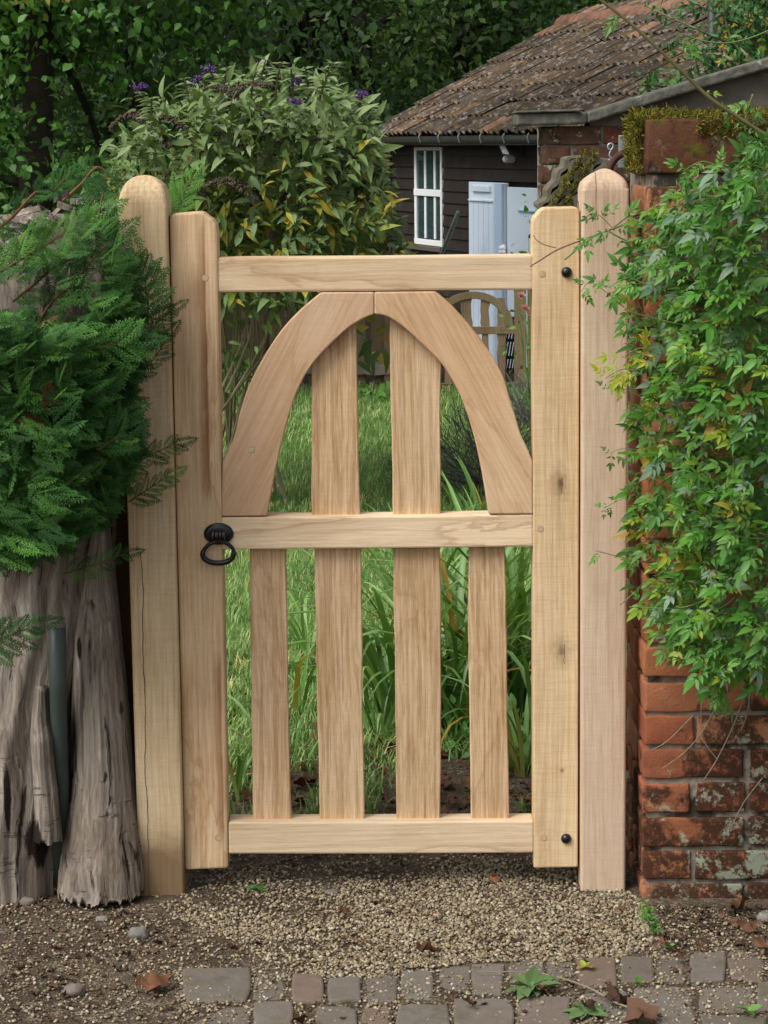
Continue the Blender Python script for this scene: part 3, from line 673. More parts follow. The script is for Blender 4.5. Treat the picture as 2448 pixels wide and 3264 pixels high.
mesh_o = mesh('iron_hoop', *tube(catmull([at(x, y, .22) for x, y in ((1938, 556), (1946, 530), (1958, 510), (1975, 495), (2000, 487), (2025, 490))], 5), .0085, 10), rust, origin=at(1960, 510, .22), smooth=True); tag(mesh_o, 'rusty curved iron hoop behind the hipped post top', 'iron hoop')
# ------------------------------------------------------------------ outbuilding of brick, coping and stacked tiles (9 m away)
OY = 4.0
m_brick2 = brickm('weathered_brick', ['6d3f30', '57443a', '604a3c', '75443a', '53463e', '65503f'], .75, .1, .8, lowdirt=False)
m_mortar2 = plain('pale_mortar', '8a837b', .95, var=.35, scale=14, bumpy=.6, dist=.01)
m_coping = plain('weathered_coping', '5c5b52', .95, var=.8, scale=16, bumpy=.9, dist=.015, spots=('a9aea0', 16, .60, .75))
m_render = plain('grey_render', '625b54', .95, var=.4, scale=9, bumpy=.8, dist=.01, spots=('c2c0b6', 8, .62, .8))
ob = thing('brick_outbuilding', (at(1900, 600, OY).x, OY, 0), 'brick outbuilding gable with sloping grey coping behind the hipped post', 'outbuilding')
xl = at(1728, 500, OY).x; xr = at(2500, 500, OY).x
ztop = at(1800, 400, OY).z
bm_obj('wall', box(xl+.008, xr+1.2, OY+.012, OY+.4, -.2, ztop-.004, .004), m_mortar2, ob)
sy = OY-.0
tri = [at(1750, 398, OY-.004), at(2520, 520, OY-.004), at(2520, 190, OY-.004), at(1872, 384, OY-.004)]
tri = [at(1880, 402, OY+.006), at(2600, 420, OY+.006), at(2600, 155, OY+.006), at(1880, 370, OY+.006)]
bm_obj('render', prism(tri, .3, .003, 1), m_render, ob)
b2s = brick_meshes(.225, .068, .105, m_brick2, 4, 21, .004); b2h = brick_meshes(.108, .068, .2, m_brick2, 3, 22, .004)
rb = random.Random(3)
for ci in range(14):
    z = at(1800, 432+62*ci, OY).z
    x = xl; first = True
    while x < at(2080, 500, OY).x:
        hd = (ci % 2 == 1 and first) or (not first and rb.random() < .3)
        w = .108 if hd else .225
        if not (ci == 0 and x > at(1950, 500, OY).x):
            inst('brick', rb.choice(b2h if hd else b2s), (jit(.012), (x+w/2, OY+(.1 if hd else .0525)+rb.uniform(-.004, .002), z)), ob)
        x += w+.012; first = False
    if ci % 2 == 0: inst('brick', b2h[ci % 3], (rz(math.pi/2) @ jit(.01), (xl+.10, OY+.175, z)), ob)
bm_obj('coping', prism(T([(1646, 401), (1872, 394), (1872, 356), (1646, 364)], OY-.06), .3, .008, 2), m_coping, ob)
bm_obj('coping', prism(T([(1873, 393), (2200, 292), (2600, 175), (2600, 139), (2200, 257), (1873, 357)], OY-.06), .3, .008, 2), m_coping, ob)
bm_obj('slate', prism(T([(1645, 361), (1849, 355), (1849, 347), (1645, 354)], OY-.075), .3, .003, 1), m_coping, ob)
# stack of old pantiles leaning on the brickwork
m_tile_old = plain('mossy_old_tile', '6b6456', .95, var=.5, scale=30, bumpy=.8, dist=.006, spots=('5c5a2c', 12, .55, .6))
def edge_tile(name, px0, py0, px1, py1, Y, wob, group=None):
    a, b = at(px0, py0, Y), at(px1, py1, Y); d = (b-a); L = d.length; d.normalize(); nrm = Vector((-d.z, 0, d.x))
    top = []; bot = []; N = 26
    for k in range(N+1):
        t = k/N; q = a+d*(L*t)+nrm*(.006*math.sin(t*26+wob)+.004*nz(t*9, wob, 0)); q += Vector((0, 0, 0))
        hook = max(0, t-.72)/.28; q += Vector((.05*hook**2, 0, -.045*hook**2))
        th = .0075+.0035*nz(t*14, wob, 3)
        top.append(q+nrm*th); bot.append(q-nrm*th)
    return bm_obj(name, prism(bot+top[::-1], .26, 0), m_tile_old, None)
for i in range(9):
    f = i/8
    o = edge_tile('stacked_tile', 1722+f*150, 668+f*25-(f*f)*10, 1838+f*135, 462+f*18, OY-.30-.004*i, i*1.7)
    tag(o, ('outermost', 'second', 'third', 'fourth', 'middle', 'sixth', 'seventh', 'eighth', 'last')[i]+' old pantile in the leaning stack, counted from the brick corner', 'roof tile', 'old pantiles stacked behind the gate')
rm = np.random.default_rng(15); n = 750
pp = np.stack([rm.random(n), rm.random(n)], 1); line = .2+.22*np.floor(rm.random(n)*2)
P2 = np.stack([1722+line*150+pp[:, 0]*118, 668+line*25-pp[:, 0]*196], 1)+rm.normal(size=(n, 2))*3.5
P = atN(P2, np.full(n, OY-.31)-rm.random(n)*.02)
tag(scatter('moss_cushion', blades, frames(rm.normal(size=(n, 3))+np.array([-.2, -.5, .8]), rm.normal(size=(n, 3))), P, .012+.012*rm.random(n), rm.random(n)*.8, m_moss), 'bright moss growing along the stacked pantiles', 'moss', kind='stuff')

# ------------------------------------------------------------------ tarred shed with pantiled roof (18 to 22 m away)
AL = math.radians(18)
WD = Vector((-math.sin(AL), math.cos(AL), 0)); WN = Vector((math.cos(AL), math.sin(AL), 0))   # along the wall (away), and into the shed
r_ = ray(1252, 600); W0 = CAM + r_*((21.6)/r_.y); W0.z = 0                                    # far corner
def wall(px, py, out=0.0): return onplane(px, py, W0-WN*out, WN)
def ws(px, out=0.0): return (wall(px, 600, out)-W0).dot(WD)
def wp(s, z, out=0.0): return W0+WD*s-WN*out+Vector((0, 0, z))
s_far = 0.0; s_near = ws(1722)-3.3
m_tar = plain('tarred_board', '29221d', .75, var=.35, scale=6, bumpy=.4, dist=.01, spots=('4a423a', 3, .62, .35))
m_white = plain('white_paint', 'f0f2f2', .5, var=.03, bumpy=0); m_blue = plain('pale_blue_paint', 'dcebfa', .5, var=.02, scale=5, bumpy=0); m_blue_d = plain('blue_door_edge', 'b9cfe8', .5, var=.03, bumpy=0)
m_gut = plain('dark_gutter', '33342f', .5, var=.2)
shed = thing('tarred_shed', W0+WD*(s_near/2), 'black weatherboarded shed with pantiled roof and pale blue doors', 'shed')
def wbox(name, s0, s1, z0, z1, o0, o1, mat, parent, bevel=.004):
    q = [wp(s0, z0, o1), wp(s1, z0, o1), wp(s1, z1, o1), wp(s0, z1, o1)]
    return bm_obj(name, prism(q, o1-o0, bevel, 1, vec=WN), mat, parent)
z_eave = wall(1450, 446).z
wbox('wall_frame', s_near, s_far, -.8, z_eave, -.10, -.02, m_tar, shed)
sw0, sw1 = ws(1326), ws(1418); zw1 = wall(1328, 468).z; zw0 = wall(1330, 777).z
sd0, sdm, sd1 = ws(1519), ws(1633), ws(1722); zd1 = wall(1525, 579).z
exp_ = .1005
for k in range(20):
    z1 = z_eave-.02-k*exp_; z0 = z1-exp_-.012
    spans = [(0.02, sw0), (sw1, sd0+.06), (sd0+.06, s_near)]
    if not (z0 < zw1 and z1 > zw0): spans = [(0.02, sd0+.06), (sd0+.06, s_near)]
    for i, (a, b) in enumerate(spans):
        if i == len(spans)-1 and z0 < zd1-.02: continue
        q = [wp(a, z0, .026), wp(b, z0, .026), wp(b, z1, .008), wp(a, z1, .008)]
        bm_obj('weatherboard', prism(q, .018, .002, 1, vec=WN), m_tar, shed)
wbox('corner_board', -.03, .03, -.8, z_eave-.01, -.02, .04, m_tar, shed)
# window: white frame, three panes over three
wf = wbox('window', sw0, sw1, zw0, zw1, -.05, -.03, plain('dark_room', '0d0f0e', .9), shed)
m_glass, t, bs, out = new_mat('window_glass'); bs.inputs['Base Color'].default_value = lin('33484a'); bs.inputs['Roughness'].default_value = .06; bs.inputs['Specular IOR Level'].default_value = .9
zm = wall(1380, 615).z
def fr(a, b, z0, z1, nm='frame', o=.018): return wbox(nm, a, b, z0, z1, -.03, o, m_white, wf, .003)
dsw = (sw1-sw0)
fr(sw0, sw0+dsw*.07, zw0, zw1); fr(sw1-dsw*.05, sw1, zw0, zw1, o=.032); fr(sw0, sw1, zw1-.03, zw1, o=.016); fr(sw0, sw1, zm-.03, zm+.03, o=.024); fr(sw0, sw1, zw0, zw0+.05, o=.022)
for f in (.36, .69):
    for (a, b) in ((zw0+.06, zm-.035), (zm+.035, zw1-.035)): fr(sw0+dsw*f-.022, sw0+dsw*f+.022, a, b, 'glazing_bar', .013)
for f0, f1 in ((.07, .36), (.36, .69), (.69, .95)):
    for (a, b) in ((zw0+.05, zm-.03), (zm+.03, zw1-.03)): wbox('pane', sw0+dsw*f0, sw0+dsw*f1, a, b, .0, .006, m_glass, wf, 0)
wbox('sill', sw0+.1, sw1-.05, zw0-.045, zw0-.004, -.02, .07, plain('grey_sill', '5c564e', .8), wf)
# doors
zb = -.55
d1 = wbox('door', sd0, sdm+.0, zb, zd1, .03, .07, m_blue, shed); d2 = wbox('door', sdm-.04, sd1-.9, zb, zd1-.03, .03, .06, m_blue, shed)
nb = 7
for i in range(1, nb): s = sd0+(sdm-sd0)*i/nb; wbox('board_joint', s-.003, s+.003, zb, zd1-.14, .068, .0725, m_blue_d, d1, 0)
wbox('ledge', sd0-.02, sdm+.25, zd1-.155, zd1-.14, .07, .085, m_blue, d1, .002)
wbox('edge_strip', sdm, sdm+.16, zb, zd1-.004, .07, .095, m_blue_d, d1, .003)
wbox('strap_hinge', ws(1506, .08), ws(1562, .08), wall(1530, 609).z, wall(1530, 591).z, .07, .09, m_blue, d1, .003)
for py in (791, 803): mesh('knob', *lathe(wall(1608, py, .075), -WN, [(.03, 0), (.03, .01), (.018, .03), (.02, .04), (.006, .05)], 10), m_white, d1)
wbox('ledge', sdm-.3, sd1-.9, zd1-.215, zd1-.2, .06, .075, m_blue_d, d2, .002)
# roof plane: tiles laid in courses
ZE = z_eave+.035; OV = .17
h_rise, run = 1.04, 1.77+OV
E0 = wp(.15, ZE, OV)
up = (WN*run+Vector((0, 0, h_rise))).normalized(); SL = math.hypot(run, h_rise)
rn = WD.cross(up).normalized(); rn = rn if rn.z > 0 else -rn
ROOF_LEN = 8.4
q = [E0-rn*.02, E0-WD*ROOF_LEN-rn*.02, E0-WD*ROOF_LEN+up*SL-rn*.02, E0+up*SL-rn*.02]
m_roofbed = plain('roof_batten', '2b2420', .95)
roof = bm_obj('roof', prism(q, .03, 0, vec=-rn), m_roofbed, shed)
q2 = [E0+up*SL-rn*.03, E0-WD*ROOF_LEN+up*SL-rn*.03, E0-WD*ROOF_LEN+up*SL+WN*1.9-Vector((0, 0, 1.05)), E0+up*SL+WN*1.9-Vector((0, 0, 1.05))]
bm_obj('rear_slope', prism(q2, .03, 0, vec=(0, 0, -1)), m_roofbed, roof)
bm_obj('gable_wall', prism([wp(0, -.8, -.02), wp(0, -.8, -3.4), wp(0, z_eave-.05, -3.4), wp(0, z_eave+h_rise-.1, -1.75), wp(0, z_eave-.03, -.02)], .1, 0, vec=-WD), m_tar, shed)
TW, TG = .268, .27
def pantile():
    V = []; T_ = []; nx = 17; L = .335; th = .016
    for j, y in enumerate((0.0, L*.5, L)):
        for i in range(nx):
            x = TW*1.04*i/(nx-1); zz = .020*math.cos(2*math.pi*x/(TW/2)); zz = zz if zz > 0 else zz*.6
            V.append((x, y, zz+(.022 if j == 0 else (.012 if j == 1 else .0))))
    for i in range(nx): V.append((V[i][0], 0.004, V[i][2]-th))
    for j in range(2):
        for i in range(nx-1): a = j*nx+i; T_ += [(a, a+1, a+nx+1), (a, a+nx+1, a+nx)]
    for i in range(nx-1): a = 3*nx+i; T_ += [(a, a+1, i+1), (a, i+1, i)]
    return np.array(V), np.array(T_)
def tile_material():
    m, t, bs, out = new_mat('lichened_pantile')
    r = nd(t, 'ShaderNodeObjectInfo').outputs['Random']; w = nd(t, 'ShaderNodeNewGeometry').outputs['Position']
    col = ramp(t, r, [(0, lin('463f38')), (.35, lin('534a41')), (.6, lin('5a4f45')), (.84, lin('5d4e42')), (.96, lin('7a634f')), (1, lin('8c6e5a'))])
    col = mix(t, .8, col, mix(t, noi(t, w, 9, 5, .65), (.4, .4, .4, 1), (1.5, 1.45, 1.4, 1)), 'MULTIPLY')
    f = ramp(t, noi(t, w, 19, 3, .7), [(.55, 0.0), (.60, 1.0)]); col = mix(t, mth(t, 'MULTIPLY', f, .55), col, lin('9d958a'))
    f = ramp(t, noi(t, mapv(t, w, loc=(4, 4, 4)), 11, 4, .65), [(.59, 0.0), (.65, 1.0)]); col = mix(t, mth(t, 'MULTIPLY', f, .7), col, lin('7d5f30'))
    f = ramp(t, noi(t, mapv(t, w, loc=(9, 1, 2)), 3.2, 5, .7), [(.60, 0.0), (.68, 1.0)]); col = mix(t, mth(t, 'MULTIPLY', f, .7), col, lin('4c4620'))
    put(t, bs.inputs['Base Color'], col); bs.inputs['Roughness'].default_value = .95; bs.inputs['Specular IOR Level'].default_value = .1
    bump(t, bs, noi(t, w, 25, 4), .6, .02)
    return m
m_ptile = tile_material()
me_t = [tmesh('pantile', pantile(), m_ptile)]
Bx = -WD; RM = np.array([list(Bx), list(up), list(rn)]).T
rb = random.Random(77); rows = int(SL/TG)+1
for j in range(rows):
    for i in range(int(ROOF_LEN/TW)):
        p = E0+Bx*(TW*i+rb.uniform(-.008, .008))+up*(TG*j-.02+rb.uniform(-.012, .012))+rn*(.012+rb.uniform(0, .012))
        inst('pantile', me_t[0], (RM @ rx(rb.gauss(0, .012)) @ rz(rb.gauss(0, .012)), p), roof)
m_ridge = plain('terracotta_ridge', '86604e', .9, var=.35, scale=6, bumpy=.3, spots=('5b4a3a', 5, .48, .75))
def ridge_mesh():
    V = []; Fc = []; n = 9; L = .36
    for y, r in ((0, .115), (.05, .12), (L, .105)):
        for k in range(n): a = math.pi*(-.08+1.16*k/(n-1)); V.append((y, r*math.cos(a), r*math.sin(a)*.9))
    for j in range(2):
        for k in range(n-1): Fc.append((j*n+k, j*n+k+1, (j+1)*n+k+1, (j+1)*n+k))
    me = bpy.data.meshes.new('ridge_tile'); me.from_pydata(V, [], Fc); me.materials.append(m_ridge); me.polygons.foreach_set('use_smooth', np.ones(len(me.polygons), bool)); return me
rme = ridge_mesh(); RR = np.array([list(Bx), list(Vector((0, 0, 1)).cross(Bx)), [0, 0, 1]]).T
for i in range(int(ROOF_LEN/.335)):
    inst('ridge_tile', rme, (RR @ ry(rb.gauss(0, .02)) @ rx(rb.gauss(0, .03)), E0+up*SL+Bx*(.335*i)+Vector((0, 0, -.03))), roof)
# gutter with clips, floodlight, broom handle
g0, g1 = wp(.25, z_eave-.005, OV+.02), wp(s_near, z_eave-.005, OV+.02)
gut = mesh('gutter', *tube([g0, g0.lerp(g1, .5), g1], .04, 10), m_gut, shed, smooth=True)
for px in (1340, 1401, 1465, 1534, 1608, 1686):
    c_ = wall(px, 437, OV+.06); mesh('gutter_clip', *tube(catmull([c_+Vector((0, 0, .03)), c_-WN*.015, c_+Vector((0, 0, -.045))], 3), .006, 5), plain('grey_clip', '8c9290', .5) if px == 1340 else bpy.data.materials['grey_clip'], gut)
fl = thing('floodlight', wall(1600, 470, .15), 'grey floodlight under the shed eaves above the blue doors', 'floodlight')
fo = .16
q = [wall(x, y, fo) for x, y in ((1601, 494), (1624, 496), (1607, 455), (1583, 454))]
bm_obj('housing', prism(q, .09, .006, 1, vec=(WN*.9+Vector((0, 0, .4))).normalized()), m_gut, fl)
q = [wall(x, y, fo+.012) for x, y in ((1603, 490), (1621, 492), (1605, 458), (1587, 457))]
bm_obj('lens', prism(q, .008, .001, 1, vec=WN), plain('flood_glass', 'c5d2d6', .15, spec=.8), fl)
c_ = wall(1621, 507, .06); mesh('sensor', *lathe(c_, -WN, [(.03, -.06), (.03, .02), (.024, .04), (.008, .05)], 10), m_white, fl)
pth = [wall(x, y, .35) for x, y in ((1461, 676), (1440, 730), (1406, 815), (1370, 905), (1330, 1005))]
bh = mesh('tool_handle', *tube(pth, .019, 8), plain('green_tool_handle', '5e6a60', .6), origin=pth[-1], smooth=True); tag(bh, 'grey green tool handle leaning on the shed below its window', 'tool handle')
# chimney and flue at the far right
cy = 13.0; m_orange = plain('orange_brick', '9a5b3a', .9, var=.3, scale=8, bumpy=.3)
ch = thing('chimney', Vector((at(2320, 300, cy).x, cy, 0)), 'orange brick chimney beyond the shed ridge, half hidden by leaves', 'chimney')
a, b = at(2284, 260, cy), at(2352, 30, cy); bm_obj('stack', box(a.x, b.x, cy, cy+.5, 0, b.z, .01), m_orange, ch)
mesh('pot', *lathe(Vector(((a.x+b.x)/2, cy+.2, b.z)), (0, 0, 1), [(.085, 0), (.09, .1), (.075, .12), (.07, .35), (.085, .38), (.085, .45), (.05, .46)], 14), m_orange, ch, smooth=True)
fy = 8.0; p0, p1 = at(2271, 330, fy), at(2271, -60, fy)
o = mesh('flue_pipe', *tube([p0-Vector((0, 0, .9)), p0, p1], .029, 12), m_gut, origin=Vector((p0.x, fy, p0.z)), smooth=True); tag(o, 'dark vertical pipe rising behind the sloping coping', 'pipe')

# ------------------------------------------------------------------ far picket fence and its arched gate (16 m away)
FY = 11.0
oak_old = oak('oak_fence_old', lin('705f49'), lin('5c4d3a'), lin('443828'), stain=.3, saw=.1)
oak_far = oak('oak_far_gate', lin('94805f'), lin('7d694c'), lin('5f4e38'), stain=.4, saw=.2)
gf = at(1240, 1265, FY).z
pf = thing('picket_fence', Vector((at(1000, 1200, FY).x, FY, gf)), 'brown picket fence with a waney middle rail across the lawn end', 'fence')
rb = random.Random(12); px = 560
while px < 1385:
    w = rb.choice((44, 52, 58)); top = rb.uniform(870, 900)
    tl = 1262+rb.uniform(-4, 4)
    bm_obj('picket', prism(T([(px, tl), (px+w, tl), (px+w+rb.uniform(-3, 3), top), (px+rb.uniform(-3, 3), top)], FY), .02, .003, 1), oak_old, pf); px += w+rb.uniform(12, 26)
for y0, y1 in ((940, 968), (1162, 1196)):
    Lr = [(500+i*60, y1+rb.uniform(-5, 5)) for i in range(15)]; Ur = [(500+i*60, y0+rb.uniform(-6, 6)) for i in range(15)]
    bm_obj('fence_rail', prism(T(Lr+Ur[::-1], FY-.03), .028, .003, 1), plain('waney_rail', '7f7466', .9, var=.3, scale=9) if y0 == 940 else bpy.data.materials['waney_rail'], pf)
for px in (1225,): bm_obj('fence_post', prism(T([(px, 1262), (px+32, 1262), (px+32, 860), (px, 860)], FY-.05), .08, .004, 1), oak_old, pf)
fg = thing('far_gate', Vector((at(1520, 1240, FY).x, FY-.05, gf)), 'smaller arched oak gate far off in front of the blue doors', 'gate')
FYg = FY-.08
def fgp(nm, L, dpt=.03, Y=FYg, mat=None): return bm_obj(nm, prism(T(L, Y), dpt, .003, 1), mat or oak_far, fg)
fgp('stile', [(1640, 1250), (1678, 1250), (1676, 880), (1640, 880)], .045); fgp('stile', [(1340, 1250), (1376, 1250), (1374, 880), (1338, 880)], .045)
fgp('top_rail', [(1374, 925), (1640, 922), (1640, 888), (1374, 890)]); fgp('middle_rail', [(1374, 1067), (1640, 1065), (1640, 1041), (1374, 1043)]); fgp('bottom_rail', [(1374, 1247), (1640, 1245), (1640, 1220), (1374, 1222)])
arcp = [(1507+math.cos(a)*r*1.0, 1042-math.sin(a)*r*.86) for r, aa in ((131, range(0, 181, 12)), (104, range(180, -1, -12))) for a in [math.radians(q) for q in aa]]
fgp('arch_brace', arcp, .03, FYg-.004)
rb = random.Random(5)
for px, w in ((1416, 27), (1470, 34), (1534, 25), (1586, 25)):
    y = 1225
    for (a, b) in ((1225, 1060), (1048, 950)):
        L = []; R_ = []
        for k in range(6): yy = a+(b-a)*k/5; L.append((px+rb.uniform(-3, 3), yy)); R_.append((px+w+rb.uniform(-3, 3), yy))
        fgp('slat', L+R_[::-1], .015, FYg+.012)
o = thing('fence_post', Vector((at(1700, 1240, FY).x, FY, gf)), 'plain oak post right of the far arched gate', 'post'); bm_obj('shaft', prism(T([(1684, 1255), (1722, 1255), (1720, 850), (1684, 850)], FYg), .08, .004, 1), oak_far, o)
# grey stone slab lying on the fence rail
o = mesh('waney_slab', *join([([at(x, y, FY-.06) for x, y in ((1155, 1190), (1180, 1168), (1240, 1165), (1262, 1176), (1250, 1192), (1190, 1197))]+[at(x, y, FY-.02) for x, y in ((1155, 1186), (1180, 1162), (1240, 1158), (1262, 1170), (1250, 1186), (1190, 1190))], [(0, 1, 2, 3, 4, 5), (11, 10, 9, 8, 7, 6)]+[(i, i+6, (i+1) % 6+6, (i+1) % 6) for i in range(6)])]), plain('slab_grey', '8b8072', .95, var=.3, scale=12), pf); o.name = 'waney_board'
# crates and tools behind the far gate
o = thing('plastic_crate', Vector((at(1615, 1200, FY+.6).x, FY+.6, gf)), 'black slatted crate leaning behind the far arched gate', 'crate')
m_blk = plain('black_plastic', '17181a', .5)
for i in range(7): bm_obj('bar', prism(T([(1580+i*9, 1235), (1586+i*9, 1235), (1622+i*9, 1010), (1616+i*9, 1010)], FY+.6), .02, .001, 1), m_blk, o)
for i in range(4): bm_obj('bar', prism(T([(1585+i*9, 1200-i*55), (1650+i*9, 1200-i*55), (1651+i*9, 1190-i*55), (1586+i*9, 1190-i*55)], FY+.62), .02, .001, 1), m_blk, o)
# ------------------------------------------------------------------ lawn and garden plants
rg = np.random.default_rng(31)
def lawn_material():
    m, t, bs, out = new_mat('lawn_turf'); w = nd(t, 'ShaderNodeNewGeometry').outputs['Position']
    col = ramp(t, noi(t, w, 2.2, 5, .6), [(.3, lin('4f6838')), (.5, lin('648046')), (.7, lin('838e5c'))])
    col = mix(t, .8, col, mix(t, noi(t, w, 60, 4, .7), (.35, .35, .3, 1), (1.5, 1.5, 1.4, 1)), 'MULTIPLY')
    put(t, bs.inputs['Base Color'], col); bs.inputs['Roughness'].default_value = .9; bs.inputs['Specular IOR Level'].default_value = .1
    bump(t, bs, noi(t, w, 90, 3), .8, .02); return m
lw = [(-6, 2.5)]+[(-6+.25*i, 1.15+.3*nz(i*.4, 2, 0)+max(0, (-6+.25*i)+.05)*1.0) for i in range(1, 30)]+[(1.6, 6.0), (3.2, 10.6), (-6, 10.6)]
lz = lambda x, y: gz(x, y)+.006
bm = bmesh.new(); lv = [bm.verts.new((x, y, lz(x, y))) for x, y in lw]; f = bm.faces.new(lv); bmesh.ops.triangulate(bm, faces=[f])
tag(bm_obj('lawn', bm, lawn_material()), None, None, kind='structure')
def blade_t(L=1.0, W=.02, n=3, bend=.5, seed=0, twist=0.0):
    V = []; Tt = []
    for i in range(n+1):
        t = i/n; a = bend*t*1.5; w = W*.5*(1-t**2.2) if t > .25 else W*.5*(.75+t)
        x = L*(math.sin(a)/max(a, 1e-3))*t*math.sin(a) if False else L*t*math.sin(bend*t)
        z = L*t*math.cos(bend*t)
        if i < n: V += [(x, w, z+w*.3), (x, -w, z+w*.3)]
        else: V.append((x, 0, z))
    for i in range(n-1): a = 2*i; Tt += [(a, a+1, a+3), (a, a+3, a+2)]
    Tt.append((2*n-2, 2*n-1, 2*n))
    return np.array(V, float), np.array(Tt, int)
def tuft(k, seed):
    r = np.random.default_rng(seed); lst = []
    for i in range(k):
        b = blade_t(r.uniform(.6, 1.1), .075, 2, r.uniform(.2, 1.2)); lst.append(txf(b, rz(r.uniform(0, 6.28)), (r.normal()*.25, r.normal()*.25, 0)))
    return tmerge(lst)
tufts = [tuft(6, s) for s in range(6)]
m_grass = leafm('grass_blade', gain=2.1, stops= [(0, '485e36'), (.3, '5c7840'), (.6, '70884e'), (.8, '506c38'), (.92, '889060'), (1, '9e9268')], trans=.25, rough=.55)
n = 23000
P = sample_poly(lw, n*3, rg); wgt = 1.0/(1+((P[:, 1]-1)/6.5)**2); keep = rg.random(len(P)) < wgt; vis = np.abs(P[:, 0]) < .35+.16*(P[:, 1]+5); P = P[keep & vis][:n]
d = np.array([nz(x*1.3, y*1.3, 4) for x, y in P]); P = P[(d > -.42) | (P[:, 1] > 3.5)]
n = len(P); L3 = np.array([(x, y, lz(x, y)-.002) for x, y in P]); A = np.array([rz(a) for a in rg.random(n)*6.28])
S = (.022+.034*rg.random(n))*(1+.06*P[:, 1])*(1+.25*(P[:, 1] < 2.4)); 
tag(scatter('grass', tufts, A, L3, S, rg.random(n), m_grass), 'short green lawn grass beyond the gate', 'grass', kind='stuff')
ed_ = np.array([p for p in lw[1:30] if abs(p[0]) < 2.2]); k_ = rg.integers(len(ed_)-1, size=1500); f_ = rg.random((1500, 1)); P = ed_[k_]*(1-f_)+ed_[k_+1]*f_+np.stack([rg.normal(size=1500)*.06, -.03+rg.normal(size=1500)*.13], 1); n = len(P); L3 = np.array([(x, y, gz(x, y)) for x, y in P]); A = np.array([rz(a) for a in rg.random(n)*6.28])
tag(scatter('lawn_fringe', tufts, A, L3, .035+.055*rg.random(n)**1.5, rg.random(n), m_grass), 'longer ragged grass along the near edge of the lawn', 'grass', kind='stuff')
# sparse grass and leaf litter between gate and lawn
P = sample_poly([(-.75, .35), (.75, .35), (1.2, 2.6), (-.8, 1.8)], 4200, rg); d = np.array([nz(x*3, y*3, 8) for x, y in P]); P = P[d > -.16+.3*(P[:, 1] < .7)+.12*(P[:, 0] > 0)*(P[:, 1] < 1.3)-.1*(P[:, 1] > 1.1)]
n = len(P); L3 = np.array([(x, y, gz(x, y)) for x, y in P]); A = np.array([rz(a) for a in rg.random(n)*6.28])
tag(scatter('sparse_grass', tufts, A, L3, .03+.055*rg.random(n)**2, rg.random(n), m_grass), 'thin tufts of grass on bare soil just inside the gate', 'grass', kind='stuff')
m_dead = leafm('dead_leaf', [(0, '55392a'), (.25, '654433'), (.5, '755745'), (.7, '7f573f'), (.85, '624a3d'), (1, '453026')], trans=.12, rough=.8, spec=.2)
def dead_t(seed):
    r = np.random.default_rng(seed); n = 7; V = [(0, 0, 0)]; Tt = []
    s = r.uniform(0, 20); m = 14
    for ring, f in ((1, .35), (2, .7), (3, 1.0)):
        for k in range(m):
            a = 2*math.pi*k/m; rad = f*(.62+.3*math.cos(a)+.22*math.cos(5*a+s)*(f > .6)); x, y = rad*math.cos(a), rad*.8*math.sin(a)
            z = .55*nz(x*2.6+s, y*2.6, s)+.5*abs(y)**1.3*(1 if seed % 2 else -.6)+.10*x*x; V.append((x, y, z))
    for k in range(m):
        l = (k+1) % m; Tt += [(0, 1+k, 1+l)]
        for q in (0, m): Tt += [(1+q+k, 1+q+m+k, 1+q+m+l), (1+q+k, 1+q+m+l, 1+q+l)]
    return np.array(V), np.array(Tt)
deads = [dead_t(i) for i in range(6)]
P = sample_poly([(-.8, .5), (.9, .45), (1.5, 2.6), (-.8, 2.4)], 1500, rg); P = P[rg.random(len(P)) < .35+.65*(np.abs(P[:, 1]-1.1) < .7)]
n = len(P); L3 = np.array([(x, y, gz(x, y)+.012+.012*rg.random()) for x, y in P]); A = np.array([rz(a) for a in rg.random(n)*6.28]) @ np.array([rx(a) for a in rg.normal(size=n)*.35])
tag(scatter('leaf_litter', deads, A, L3, .012+.028*rg.random(n)**1.8, rg.random(n), m_dead), 'brown fallen leaves littering the soil inside the gate', 'leaf litter', kind='stuff')

# strap-leaved clumps
m_strap = leafm('strap_leaf', gain=1.45, stops= [(0, '446530'), (.25, '5a7d3c'), (.5, '729450'), (.75, '507238'), (.92, '8aa56a'), (.97, 'a08a3a'), (1, '8a6a30')], trans=.3, rough=.4, spec=.5)
def strap_mesh(seed):
    r = random.Random(seed); L = 1.0; n = 9; V = []; Tt = []; bend = r.uniform(.5, 3.0); x = z = 0; a = r.uniform(.03, .3)
    for i in range(n+1):
        t = i/n; w = .019*(1-.25*t)*(1 if t < .75 else max(.02, (1-t)/.25)**.7)
        V += [(x, w*.85, z+w*.35), (x, 0, z), (x, -w*.85, z+w*.35)]
        x += L/n*math.sin(a); z += L/n*math.cos(a); a += bend/n*(.4+1.5*t)
    for i in range(n):
        for j in (0, 1): p = i*3+j; Tt += [(p, p+1, p+4), (p, p+4, p+3)]
    me = tmesh('leaf', (np.array(V), np.array(Tt)), m_strap); me.polygons.foreach_set('use_smooth', np.ones(len(me.polygons), bool)); return me
straps = [strap_mesh(s) for s in range(12)]
